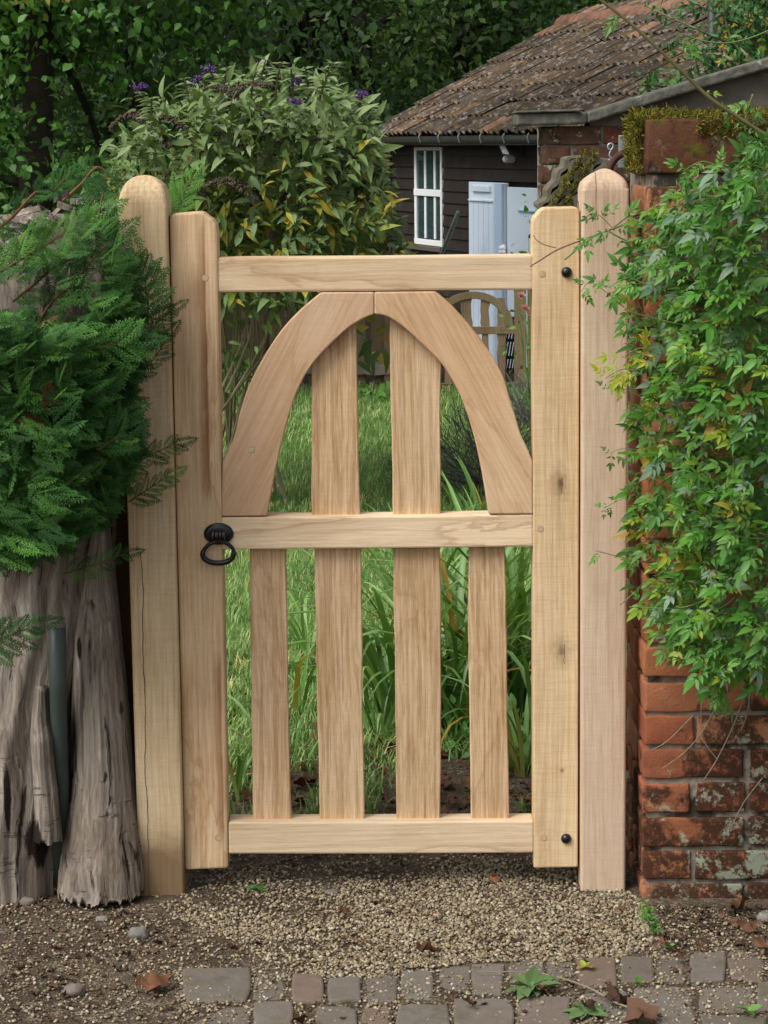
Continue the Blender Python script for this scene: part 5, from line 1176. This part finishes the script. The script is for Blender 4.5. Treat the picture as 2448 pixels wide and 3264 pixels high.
# loose shards on the broken top
rb = random.Random(6)
for i in range(26):
    p = at(rb.uniform(0, 380), rb.uniform(640, 790), rb.uniform(-.12, .02)); a = rb.uniform(-.9, .9); L = rb.uniform(.03, .09)
    d = Vector((math.cos(a), rb.uniform(-.3, .3), math.sin(a))).normalized()
    bm_obj('bark_shard', prism([p, p+d*L, p+d*L*.9+Vector((0, .01, .012)), p+Vector((0, .004, .014))], .012, .001, 1), m_stump, st)
pipe_m = plain('green_grey_plastic', '39443f', .45, var=.25, scale=14, bumpy=.05, spots=('5a5347', 9, .62, .4))
pp_ = [at(199, 2850, .0), at(193, 2500, -.055), at(186, 2250, -.085), at(182, 1992, -.11)]
o = thing('plastic_pipe', pp_[0], 'dark green pipe standing in the cleft of the stump', 'pipe')
mesh('tube', *tube(pp_, [.0185]*4, 20), pipe_m, o, smooth=True)
mesh('taped_end', *lathe(pp_[-1], (0, 0, 1), [(.0186, -.004), (.0192, .001), (.016, .005), (.009, .0075), (.004, .010), (.002, .013)], 18), plain('tape_grey', '6b6660', .7, bumpy=.5), o)
# board and chicken wire in the gap beside the post
bd = thing('gap_board', at(395, 2650, .12), 'dark brown board behind chicken wire between stump and post', 'board')
bm_obj('plank', prism(T([(372, 2780), (470, 2780), (460, 900), (355, 900)], .12), .02, .002, 1), plain('old_brown_board', '4d3a2b', .9, var=.35, scale=9), bd)
cw = thing('chicken_wire', at(395, 2650, .11), 'rusty hexagonal chicken wire in the gap beside the domed post', 'wire netting')
hx = []; w_, h_ = .034, .030
x0 = at(362, 2000, .105).x; x1 = at(425, 2000, .105).x; zlo, zhi = at(400, 2700, .105).z, at(400, 1500, .105).z
z = zlo; k = 0
while z < zhi:
    x = x0+(w_*.75 if k % 2 else 0)-w_
    while x < x1+.02:
        P = [Vector((x+w_/2*math.cos(a)*.95, .105+.004*nz(x*20, z*20, i), z+h_/2*1.1*math.sin(a))) for i, a in enumerate(np.radians([0, 60, 120, 180]))]
        hx.append(tube(P, .0008, 4)); x += w_*1.5
    z += h_*.5; k += 1
mesh('mesh_panel', *join(hx), plain('rusted_wire', '3a2e26', .8), cw)

# ------------------------------------------------------------------ conifer boughs over the stump
def spray_t(seed):
    r = random.Random(seed); out = []
    def strip(p, a, L, w, zc):
        d = np.array([math.cos(a), math.sin(a), 0]); q = np.array([-math.sin(a), math.cos(a), 0]); p = np.array(p)
        V = np.array([p, p+d*L*.45-q*w, p+d*L+np.array([0, 0, -zc*L]), p+d*L*.45+q*w]); V[1::2, 2] += .012
        out.append((V, np.array([(0, 1, 3), (1, 2, 3)])))
    n = 9; p = np.array([0., 0, 0]); a = 0
    for i in range(n):
        t = i/n; L = .42*(1-t**1.4)*(.8+.4*r.random())*(.55+1.3*min(t, .35)); 
        for s in (-1, 1):
            aa = a+s*(.85-.25*t)*(.9+.2*r.random()); nb = max(2, int(L/.085)); q = p.copy(); 
            strip(p, aa, L, .016, .25)
            for k in range(1, nb+1):
                f = k/(nb+.6); pp2 = p+np.array([math.cos(aa), math.sin(aa), 0])*L*f; pp2[2] -= .25*L*f*f
                l2 = .15*(1-.45*f)*(.7+.6*r.random())
                for s2 in (-1, 1): strip(pp2, aa+s2*(.5+.2*r.random()), l2, .015, .3)
        step = 1.0/n; a += r.gauss(0, .04); p = p+np.array([math.cos(a)*step, math.sin(a)*step, -.035*step*(1+4*t)])
    strip(p, a, .09, .012, .2)
    V, Tt = tmerge(out)
    # main rib
    return V, Tt
sprays = [spray_t(s) for s in range(5)]
m_con = leafm('conifer_scale_leaf', gain=.72, stops= [(0, '2a4d24'), (.22, '3a6830'), (.42, '54883e'), (.58, '305a2c'), (.76, '6a9e4a'), (.9, '4a7842'), (1, '26421e')], trans=.12, rough=.65, spec=.15)
m_con_y = leafm('conifer_fresh_tip', gain=.8, stops= [(0, '5f9a38'), (.5, '74ac40'), (1, '548c34')], trans=.25, rough=.5)
m_twig = plain('reddish_twig', '6d4a30', .85, var=.3, scale=40)
con = thing('conifer', Vector((at(120, 2850, -.2).x-.25, .1, 0)), 'green conifer with feathery sprays spilling over the stump and post', 'conifer')
rr = np.random.default_rng(19)
CON = [(-80, 1010), (60, 1000), (150, 1040), (260, 1040), (340, 920), (390, 790), (400, 880), (420, 960), (440, 1080), (420, 1250), (440, 1400), (420, 1500), (380, 1570), (340, 1620), (300, 1670), (230, 1720), (140, 1760), (60, 1790), (-80, 1800)]
N1 = 2500; P2 = sample_poly(CON, N1, rr)
u = rr.random(N1); Yc = -.09-.34*u*np.clip((520-P2[:, 0])/330, .15, 1.0)
TOPC = [(-60, 760), (40, 720), (170, 700), (300, 690), (380, 700), (400, 780), (380, 860), (250, 960), (120, 900), (-60, 880)]
N2 = 75; P2b = sample_poly(TOPC, N2, rr); Ycb = -.09-.2*rr.random(N2)
P2 = np.concatenate([P2, P2b]); Yc = np.concatenate([Yc, Ycb]); N1 += N2
P = atN(P2, Yc)
fx = P2[:, 0]/500; fy = (P2[:, 1]-650)/1200
ang = .15+.55*(1-np.clip(fy, 0, 1))-.75*np.clip(fy-.35, 0, 1)+rr.normal(size=N1)*.42
ang = np.where(rr.random(N1) < .2, ang-1.2, np.where(rr.random(N1) < .12, ang+1.3, ang))
D = np.stack([np.cos(ang), -.35-.35*rr.random(N1)+.45*fx, np.sin(ang)], 1)
U = np.stack([rr.normal(size=N1)*.55, -.55+rr.normal(size=N1)*.45, .75+rr.normal(size=N1)*.45], 1)
A = frames(D, U); S = .038+.045*rr.random(N1); S[-N2:] *= 1.0; P -= A[:, :, 0]*S[:, None]*.45
order = np.argsort(Yc); pick = set(rr.permutation(order[:800])[:235].tolist()); msk = np.array([i not in pick for i in range(N1)])
tag(scatter('foliage', sprays, A[msk], P[msk], S[msk], rr.random(msk.sum()), m_con, con), None, None, kind='stuff')
sme = [tmesh('spray', s, m_con) for s in sprays]; smy = [tmesh('spray', s, m_con_y) for s in sprays[:2]]
m_con_b = leafm('conifer_dead_spray', [(0, '6b4a30'), (.5, '7d5a3a'), (1, '59402c')], trans=.05, rough=.9, spec=.1); smb = [tmesh('dead_spray', s, m_con_b) for s in sprays[2:4]]
for i in pick:
    q_ = rr.random(); inst('spray' if q_ > .09 else 'dead_spray', smb[i % 2] if q_ < .09 else (smy[i % 2] if q_ < .26 else sme[i % 5]), (A[i]*S[i], P[i]), con)
def bough(pts, Y, r0, r1, side, fresh=False, L=.09, step=2):
    Pt = catmull([at(x, y, Y+.01*i) for i, (x, y) in enumerate(pts)], 6); mesh('twig', *tube(Pt, np.linspace(r0, r1, len(Pt)), 6), m_twig, con)
    for i in range(1, len(Pt), step):
        d = (Pt[i]-Pt[i-1]).normalized()
        for s in ((-1, 1) if side else (rr.choice([-1, 1]),)):
            a = s*(.55+.25*rr.random()); dd = Vector((d.x*math.cos(a)-d.z*math.sin(a), d.y-.15, d.x*math.sin(a)+d.z*math.cos(a)))
            Am = frames(np.array([list(dd)]), np.array([[rr.normal()*.3, -.8, .5]]))[0]; sz = L*(.6+.5*rr.random())*(1.15-.5*i/len(Pt))
            inst('spray', (smy if fresh else sme)[int(rr.integers(2))], (Am*sz, Pt[i]), con)
    dd = (Pt[-1]-Pt[-2]).normalized(); Am = frames(np.array([list(dd)]), np.array([[0, -.8, .5]]))[0]; inst('spray', (smy if fresh else sme)[0], (Am*L*1.1, Pt[-2]), con)
bough([(0, 868), (60, 830), (130, 790), (230, 730), (290, 690)], -.25, .003, .001, True, True, .075)
bough([(60, 1250), (133, 1010), (230, 900), (354, 766)], -.22, .004, .002, True, False, .08)
bough([(40, 960), (110, 905), (169, 855), (260, 810)], -.21, .004, .0025, False, False, .07)
bough([(306, 760), (312, 700), (323, 640), (330, 610)], -.15, .003, .0015, True, False, .07)
bough([(-20, 740), (40, 690), (101, 624), (120, 610)], -.16, .005, .002, False, False, .06)
bough([(200, 640), (255, 590), (309, 534), (350, 560), (395, 578)], .10, .0035, .0025, False, False, .045, 4)
bough([(170, 610), (200, 575), (235, 555)], .14, .002, .001, True, False, .05)
bough([(556, 690), (575, 645), (590, 605), (610, 565)], .10, .0022, .001, True, True, .05)
bough([(545, 680), (565, 630), (560, 600)], .12, .002, .001, True, True, .042)
bough([(430, 1000), (450, 900), (440, 850)], -.14, .003, .001, True, False, .08)
bough([(420, 1120), (470, 1010), (460, 900), (425, 850)], -.12, .003, .001, True, False, .07)
bough([(430, 1130), (490, 1040), (545, 990)], -.12, .002, .001, True, False, .045)
bough([(440, 1210), (500, 1130), (530, 1080)], -.11, .002, .001, True, False, .05)
bough([(400, 1500), (480, 1450), (560, 1415)], -.10, .002, .001, True, False, .05)
bough([(410, 1600), (470, 1560), (530, 1520)], -.11, .002, .001, True, False, .05)
bough([(200, 1830), (300, 1800), (400, 1765)], -.17, .002, .001, True, False, .045)
bough([(-60, 2050), (20, 2030), (95, 2000)], -.2, .002, .001, True, False, .07)
for i in range(12):
    px, py = sample_poly(CON, 1, rr)[0]; a = rr.uniform(.2, 1.0); L = rr.uniform(60, 160); bough([(px-L*math.cos(a), py+L*math.sin(a)), (px, py)], -.28-.05*rr.random(), .0028, .0012, True, rr.random() < .3, .075)

# ------------------------------------------------------------------ jasmine on the pier
m_jas = leafm('jasmine_leaf', gain=1.05, stops= [(0, '3f6e26'), (.25, '50882e'), (.45, '64983a'), (.6, '355c24'), (.75, '78a252'), (.88, '467832'), (.95, '8fae38'), (1, '5c8c2a')], trans=.25, rough=.45, spec=.45)
m_jas_y = leafm('jasmine_leaf_yellow', [(0, '93ad38'), (.4, 'a9b83c'), (.7, 'b7a843'), (.9, 'b48a4a'), (1, '8aa03a')], trans=.35, rough=.5)
m_jas_g = leafm('jasmine_leaf_back', [(0, '6f8c72'), (.5, '82997e'), (1, '5f7f62')], trans=.2, rough=.65)
m_jstem = plain('jasmine_stem', '5d7a3c', .6, var=.2, scale=60); m_jold = plain('jasmine_old_stem', '857766', .85, var=.3, scale=50); m_jred = plain('jasmine_red_shoot', '7d5a4c', .6, var=.2)
def jas_t(seed, pairs=2):
    r = random.Random(seed); lst = []
    rib = (np.array([(0, .006, 0), (0, -.006, 0), (.62, .004, -.02), (.62, -.004, -.02)]), np.array([(0, 1, 3), (0, 3, 2)])); lst.append(rib)
    for i in range(pairs):
        x = .20+.34*i/max(1, pairs-1)
        for s in (-1, 1):
            L = r.uniform(.25, .31)+.03*i; lf = leaf_t(L, L*.42, 4, .25, r.uniform(.05, .35), .72); lst.append(txf(lf, rz(s*(.95-.15*i)) @ rx(s*r.uniform(-.3, .3)) @ ry(r.uniform(-.2, .3)), (x, s*.02, -.01)))
    L = r.uniform(.48, .6); lf = leaf_t(L, L*.36, 5, .25, r.uniform(.1, .4), .66); lst.append(txf(lf, rz(r.uniform(-.15, .15)), (.58, 0, -.02)))
    return tmerge(lst)
jts = [jas_t(s, 2 if s % 3 else 3) for s in range(6)]
def star_t(seed):
    r = random.Random(seed); lst = []
    for c_ in range(4):
        o_ = np.array([r.gauss(0, .3), r.gauss(0, .3), r.gauss(0, .3)])
        for i in range(7):
            d = np.array([r.gauss(0, 1), r.gauss(0, 1), r.gauss(.4, 1)]); d /= np.linalg.norm(d); q = np.cross(d, [0.3, .5, .8]); q /= np.linalg.norm(q); L = r.uniform(.25, .5)
            lst.append((np.array([o_-q*.018, o_+q*.018, o_+d*L]), np.array([(0, 1, 2)])))
    return tmerge(lst)
jas = thing('jasmine', Vector((BX+.25, PY-.05, 0)), 'green jasmine creeper draped thickly over the brick pier', 'climbing plant')
rr = np.random.default_rng(23)
J1 = [(2060, 720), (2110, 630), (2200, 580), (2330, 520), (2500, 380), (2560, 2150), (2448, 2180), (2340, 2230), (2250, 2240), (2210, 2130), (2150, 2050), (2100, 1960), (2060, 1850), (2020, 1780), (2030, 1650), (2040, 1500), (2030, 1350), (2040, 1200), (2020, 1050), (2010, 900)]
N = 2500; P2 = sample_poly(J1, N, rr)
edge = np.clip((P2[:, 0]-2010)/260, 0, 1); u = rr.random(N)
Yj = PY-.035-(.05+.26*edge)*u**.8
thin = np.clip((P2[:, 1]-380)/200, .3, 1)*np.clip((2420-P2[:, 1])/350, .3, 1)*np.clip(.28+edge*1.1, 0, 1)*np.clip(.8+.9*np.array([nz(q[0]*.012, q[1]*.012, 3) for q in P2]), .15, 1); kp = rr.random(N) < thin; P2, Yj, edge = P2[kp], Yj[kp], edge[kp]; N = len(P2)
def jor(P2, N):
    a = np.where(rr.random(N) < .55, np.pi+rr.normal(size=N)*.5, rr.random(N)*6.28)
    D = np.stack([np.cos(a), -.45-.5*rr.random(N), np.sin(a)*.8-.25], 1); U = np.stack([rr.normal(size=N)*.35, -.6+rr.normal(size=N)*.3, .8+rr.normal(size=N)*.3], 1); return frames(D, U)
A = jor(P2, N); S = (.036+.048*rr.random(N)); P = atN(P2, Yj)
near = np.argsort(Yj); pick = set(rr.permutation(near[:700])[:200].tolist()); msk = np.array([i not in pick for i in range(N)])
kind_ = np.where(rr.random(N) < .03+.07*(np.abs(P2[:, 1]-1450) < 300)*(P2[:, 0] < 2250), 1, np.where(rr.random(N) < .10, 2, 0))
lowy = (P2[:, 1] > 1650) & (P2[:, 1] < 1850) & (P2[:, 0] < 2250) & (rr.random(N) < .3); kind_[lowy] = 1
for kd, mt_, nm_ in ((0, m_jas, 'foliage'), (1, m_jas_y, 'yellowing_foliage'), (2, m_jas_g, 'pale_foliage')):
    mm = msk & (kind_ == kd); tag(scatter(nm_, jts, A[mm], P[mm], S[mm], rr.random(mm.sum()), mt_, jas), None, None, kind='stuff')
jme = [[tmesh('leaf', j, mt_) for j in jts] for mt_ in (m_jas, m_jas_y, m_jas_g)]
for i in pick: inst('leaf', jme[kind_[i]][i % 6], (A[i]*S[i], P[i]), jas)
sp = [star_t(s) for s in range(3)]; n = 170; P2 = sample_poly(J1, n, rr)
tag(scatter('seed_head', sp, randrot(n, rr), atN(P2, PY-.1-.2*rr.random(n)*np.clip((P2[:, 0]-2010)/260, .2, 1)), .03+.02*rr.random(n), rr.random(n)*.4, leafm('seed_head_green', [(0, '7d8a3c'), (.5, '8f9a48'), (1, '6e6a30')], trans=.2), jas), None, None, kind='stuff')
def jl(px, py, ang, s, kd=0, Y=-.15, simple=False):
    Am = frames(np.array([[math.cos(ang), -.25, math.sin(ang)]]), np.array([[rr.normal()*.2, -.9, .45]]))[0]
    inst('leaf', jme[kd][int(rr.integers(6))], (Am*s, at(px, py, Y)), jas)
def shoot(pts, Y, r0, r1, mat, leaves=0, lsize=.05, kd=0, Y1=None, dn=-.3):
    Y1 = Y if Y1 is None else Y1; m_ = len(pts)-1
    Pt = catmull([at(x, y, Y+(Y1-Y)*i/m_) for i, (x, y) in enumerate(pts)], 6); mesh('shoot', *tube(Pt, np.linspace(r0, r1, len(Pt)), 6), mat, jas, smooth=True)
    for i in range(leaves):
        k = int(rr.integers(1, len(Pt))); d = (Pt[k]-Pt[k-1]).normalized(); a = rr.choice([-1, 1])*rr.uniform(.6, 1.4)
        dd = Vector((d.x*math.cos(a)-d.z*math.sin(a), -.3*rr.random(), d.x*math.sin(a)+d.z*math.cos(a)+dn*rr.random()))
        Am = frames(np.array([list(dd)]), np.array([[rr.normal()*.3, -.9, .55]]))[0]; inst('leaf', jme[kd][int(rr.integers(6))], (Am*lsize*rr.uniform(.7, 1.2), Pt[k]), jas)
shoot([(1895, -15), (2010, 75), (2140, 195), (2260, 310), (2370, 385), (2470, 450)], -.35, .0030, .0045, plain('brown_green_stem', '5f5a36', .7), 7, .05)
shoot([(2470, 88), (2400, 118), (2320, 137), (2240, 130), (2190, 112), (2162, 112), (2172, 142)], -.35, .0018, .001, m_jstem, 3, .04)
shoot([(2230, 560), (2120, 640), (2010, 705), (1925, 740), (1790, 790), (1718, 832), (1690, 850)], -.16, .0030, .0014, m_jred, 0, .04, Y1=-.12)
shoot([(2140, 815), (2050, 785), (1985, 762), (1938, 736)], -.15, .0024, .0018, m_jstem, 3, .04)
shoot([(2000, 690), (1950, 728), (1885, 760), (1800, 828)], -.14, .0018, .0018, m_jstem, 0)
shoot([(1772, 790), (1735, 780), (1710, 765), (1700, 748)], -.13, .0012, .0008, m_jred, 0)
shoot([(1960, 735), (1915, 690), (1885, 680), (1858, 705)], -.14, .001, .0008, m_jstem, 5, .035)
shoot([(1990, 980), (1930, 930), (1880, 900), (1852, 930)], -.15, .001, .0007, m_jstem, 6, .034)
shoot([(2060, 1440), (1990, 1430), (1945, 1445)], -.13, .001, .0007, m_jstem, 5, .034)
shoot([(2080, 1560), (1985, 1590), (1925, 1620)], -.14, .001, .0007, m_jstem, 5, .034)
shoot([(2090, 1290), (1990, 1240), (1920, 1240)], -.14, .001, .0007, m_jstem, 4, .032)
shoot([(2448, 560), (2330, 620), (2200, 640), (2100, 760)], -.3, .0028, .0018, m_jstem, 10, .055)
for i in range(16):
    px, py = sample_poly(J1, 1, rr)[0]; dx, dy = rr.uniform(120, 320), rr.uniform(-180, 120); shoot([(px+dx*.5, py-dy*.5), (px+dx*.1, py-dy*.1+25), (px-dx*.5, py+dy*.5)], -.14-.22*rr.random(), .0022, .0012, m_jold if i % 2 else m_jstem, 3, .05)
for pts in ([(2300, 2220), (2240, 2330), (2180, 2400), (2110, 2450)], [(2370, 2230), (2330, 2330), (2280, 2430), (2240, 2490)], [(2240, 2200), (2235, 2280), (2238, 2360)], [(2210, 2280), (2130, 2360), (2080, 2390)], [(2430, 2480), (2370, 2560), (2330, 2640)], [(2235, 2350), (2262, 2390), (2290, 2425)], [(2060, 1850), (2010, 1900), (1975, 1930)], [(2400, 2150), (2380, 2280), (2360, 2330)]):
    shoot(pts, PY-.05, .0016, .001, m_jold, 0)
shoot([(2448, 420), (2380, 500), (2330, 560)], -.3, .002, .001, m_jstem, 8, .055); shoot([(2400, 300), (2375, 390), (2390, 500)], -.32, .002, .001, m_jstem, 6, .05)
for i in range(9):
    px, py = sample_poly(J1, 1, rr)[0]; shoot([(px, py), (px-60, py-20), (px-120, py+10)], -.3-.06*rr.random(), .0016, .0008, m_jstem, 7, .05, kd=1 if i in (2, 5) else 0)
shoot([(2448, 1290), (2400, 1320), (2330, 1290)], -.37, .0015, .0008, m_jstem, 6, .075, 1); shoot([(2440, 1380), (2400, 1360), (2390, 1330)], -.36, .0015, .0008, m_jstem, 3, .07, 1)

rr = np.random.default_rng(61); L3 = np.concatenate([gpts([(0, 2850), (440, 2890), (620, 2960), (300, 3264), (0, 3264)], 260), gpts([(2060, 2890), (2448, 2890), (2448, 3030), (2150, 3050)], 200), gpts([(600, 2760), (2000, 2760), (2448, 3264), (300, 3264)], 150), gpts([(640, 2600), (1840, 2600), (1840, 2760), (640, 2790)], 260)])
n = len(L3); L3 = L3+np.array([0, 0, .006]); A = np.array([rz(a) for a in rr.random(n)*6.28]) @ np.array([rx(a) for a in rr.normal(size=n)*.4])
tag(scatter('leaf_scraps', deads, A, L3, .005+.011*rr.random(n)**2, rr.random(n), leafm('scrap_brown', [(0, '3a2c22'), (.4, '55402f'), (.7, '6a5240'), (1, '2c231c')], trans=0, rough=.9)), 'dark scraps of leaf and bark strewn over soil and gravel', 'leaf litter', kind='stuff')
# ------------------------------------------------------------------ fallen leaves, weeds and stones in front
dme = [tmesh('dead_leaf', d_, m_dead) for d_ in deads]
for me in dme: me.polygons.foreach_set('use_smooth', np.ones(len(me.polygons), bool))
DL = [(460, 3140, .055, 'large curled brown dead leaf left of the setts'), (1345, 3035, .036, 'flat brown dead leaf on gravel behind the setts'), (1975, 3185, .045, 'tan crinkled dead leaf on the setts beside the trailing twig'), (970, 3245, .032, 'small brown dead leaf at the bottom left of the setts'), (2050, 3250, .06, 'long brown curled leaf at the bottom edge on a grey sett'), (1870, 3205, .03, 'dark shrivelled leaf beside the trailing twig'), (1090, 2895, .022, 'dark leaf scrap on gravel below the gate middle'), (1500, 3200, .022, 'reddish leaf scrap in the joint between front setts'),
      (2120, 3000, .024, 'rust brown leaf beside the pier weed'), (2350, 2890, .04, 'brown leaf against the foot of the pier'), (2400, 2950, .036, 'brown leaf on soil right of the pier weed'), (2440, 3010, .04, 'orange brown leaf at the right edge above the setts'), (2160, 3045, .018, 'tiny leaf on the slab in front of the pier'), (1850, 3005, .02, 'narrow upright dead leaf behind the yellow seedling'), (740, 3010, .022, 'small brown leaf on gravel near the domed post'), (1735, 3150, .018, 'reddish chip of leaf behind the rosette weed'), (200, 2830, .022, 'brown leaf scrap at the foot of the stump root')]
rb = random.Random(14)
for i, (px, py, s, lab) in enumerate(DL):
    p = gnd(px, py, .02); o = inst('dead_leaf', dme[i % 6], (rz(rb.uniform(0, 6.28)) @ rx(rb.gauss(0, .3)) @ np.diag([s, s, s*1.1]), (p.x, p.y, gz(p.x, p.y)+.016+s*.18)), None); tag(o, lab, 'dead leaf', 'fallen leaves in front of the gate')
def weed(name, px, py, n, L, W, lab, mat, up=.35, seed=0):
    r = random.Random(seed); p = gnd(px, py, .008); p.z = max(gz(p.x, p.y), .006); o = thing(name, p, lab, 'weed')
    me = tmesh('leaf', leaf_t(1, W, 5, .2, .25, .9, .02), mat)
    for i in range(n):
        a = 6.283*i/n+r.uniform(-.4, .4); s = L*r.uniform(.6, 1.15); inst('leaf', me, (rz(a) @ ry(-up*r.uniform(.4, 1.5)) @ rx(r.gauss(0, .3)) @ np.diag([s, s, s]), p+Vector((0, 0, .004))), o)
    return o
m_ros = leafm('rosette_leaf', [(0, '5d7a48'), (.5, '6f8a58'), (1, '4f6e3c')], trans=.2)
weed('rosette_weed', 1690, 3150, 16, .062, .42, 'grey green rosette weed on the setts at lower right', m_ros, .35, 1)
weed('rosette_weed', 1860, 3225, 9, .045, .5, 'low round-leaved weed right of the larger rosette', m_ros, .2, 2)
weed('seedling', 1866, 3085, 5, .026, .6, 'yellow green four-leaved seedling at the setts edge', m_jas_y, .5, 3)
weed('seedling', 2035, 3140, 4, .018, .7, 'tiny bright green seedling between two slabs', m_weed, .6, 4)
weed('seedling', 2385, 3225, 6, .03, .5, 'green seedling on the slabs at lower right', m_weed, .4, 5)
weed('seedling', 2130, 3020, 5, .022, .6, 'small rounded seedling at the foot of the ferny weed', m_weed, .5, 7)
weed('conifer_scrap', 815, 2830, 6, .03, .25, 'green conifer scrap lying on soil under the gate', m_con, .15, 6)
fw = gnd(2095, 2990); o = thing('ferny_weed', Vector((fw.x, fw.y, 0)), 'upright feathery green weed in front of the pier', 'weed')
for i in range(5):
    a = rb.uniform(-.5, .3); e = fw+Vector((math.sin(a)*.05-.012, rb.uniform(-.02, .02), .045+.03*rb.random())); Pt = catmull([fw, fw.lerp(e, .5)+Vector((.004, 0, .004)), e], 5); mesh('stem', *tube(Pt, .0009, 4), m_weed, o)
    for q in Pt[3:]:
        for k in range(3):
            dd = np.array([[rb.gauss(0, 1), -.5, rb.gauss(.3, .7)]]); inst('leaf', bpy.data.meshes['leaf'] if False else jme[0][0], (frames(dd, np.array([[0, -.6, .8]]))[0]*rb.uniform(.008, .014), q), o)
tw = catmull([gnd(x, y, .016) for x, y in ((1520, 3098), (1640, 3098), (1760, 3110), (1880, 3150), (1960, 3195), (2040, 3222))], 5)
o = mesh('trailing_twig', *tube(tw, np.linspace(.0012, .0026, len(tw)), 6), m_jold, origin=tw[0]); tag(o, 'thin pale twig trailing across the setts', 'twig')
tw = catmull([gnd(x, y, .012) for x, y in ((1065, 2992), (1110, 2988), (1170, 3003))], 4)
o = mesh('dry_stick', *tube(tw, .0015, 5), m_twig, origin=tw[0]); tag(o, 'short dark twig on the gravel below the gate', 'twig')
def rock(px, py, s, lab, mat, seed, flat=.7, z=.0):
    v, t_ = subdiv(subdiv(icosa())); v = v*np.array([[1+.25*nz(*(q*1.6+seed))+.12*nz(*(q*4+seed))] for q in v])*np.array([s, s*.8, s*flat]); p = gnd(px, py, z)
    o = mesh('stone', v+np.array([p.x, p.y, gz(p.x, p.y)+s*flat*.45]), t_, mat, origin=(p.x, p.y, gz(p.x, p.y))); return tag(o, lab, 'stone', 'stones in front of the gate')
m_st = plain('grey_flint', '74716a', .8, var=.35, scale=60, bumpy=.4, spots=('b5b3ae', 50, .6, .6)); m_st2 = plain('brown_stone', '6f655c', .85, var=.3, scale=50, bumpy=.4); m_st3 = plain('brick_bit', '9a4e34', .9, var=.3, scale=60, bumpy=.4); m_st4 = plain('ochre_stone', '8a7550', .9, var=.35, scale=30, bumpy=.5, spots=('5f5f58', 20, .5, .7))
rock(442, 2985, .022, 'grey speckled flint below the torn root', m_st, 1); rock(238, 3170, .022, 'grey brown stone on soil at lower left', m_st2, 2); rock(90, 2880, .018, 'dark stone at the stump foot, far left', m_st2, 3)
rock(1578, 2815, .010, 'small brick red pebble by the hinge stile foot', m_st3, 4); rock(1062, 2848, .018, 'dark flat stone on the soil under the gate', m_st2, 5, .4); rock(2410, 2840, .055, 'large ochre and grey stone at the right foot of the pier', m_st4, 6, .6)
rock(325, 2930, .014, 'pale chip of stone below the stump root', m_st, 8, .5); rock(2440, 2935, .02, 'pale stone at the right edge among dead leaves', m_st, 9)

for (x, y, a, s_) in ((1882, 765, -1.75, .042), (1872, 772, -2.6, .036), (1905, 690, 2.2, .03), (1940, 688, .9, .034), (1960, 720, -.35, .05), (1990, 730, .4, .05), (1985, 705, .9, .055), (1965, 760, -.9, .05), (1900, 775, 2.9, .04), (1950, 735, 3.4, .04), (1995, 790, -1.4, .06)): jl(x, y, a, s_)
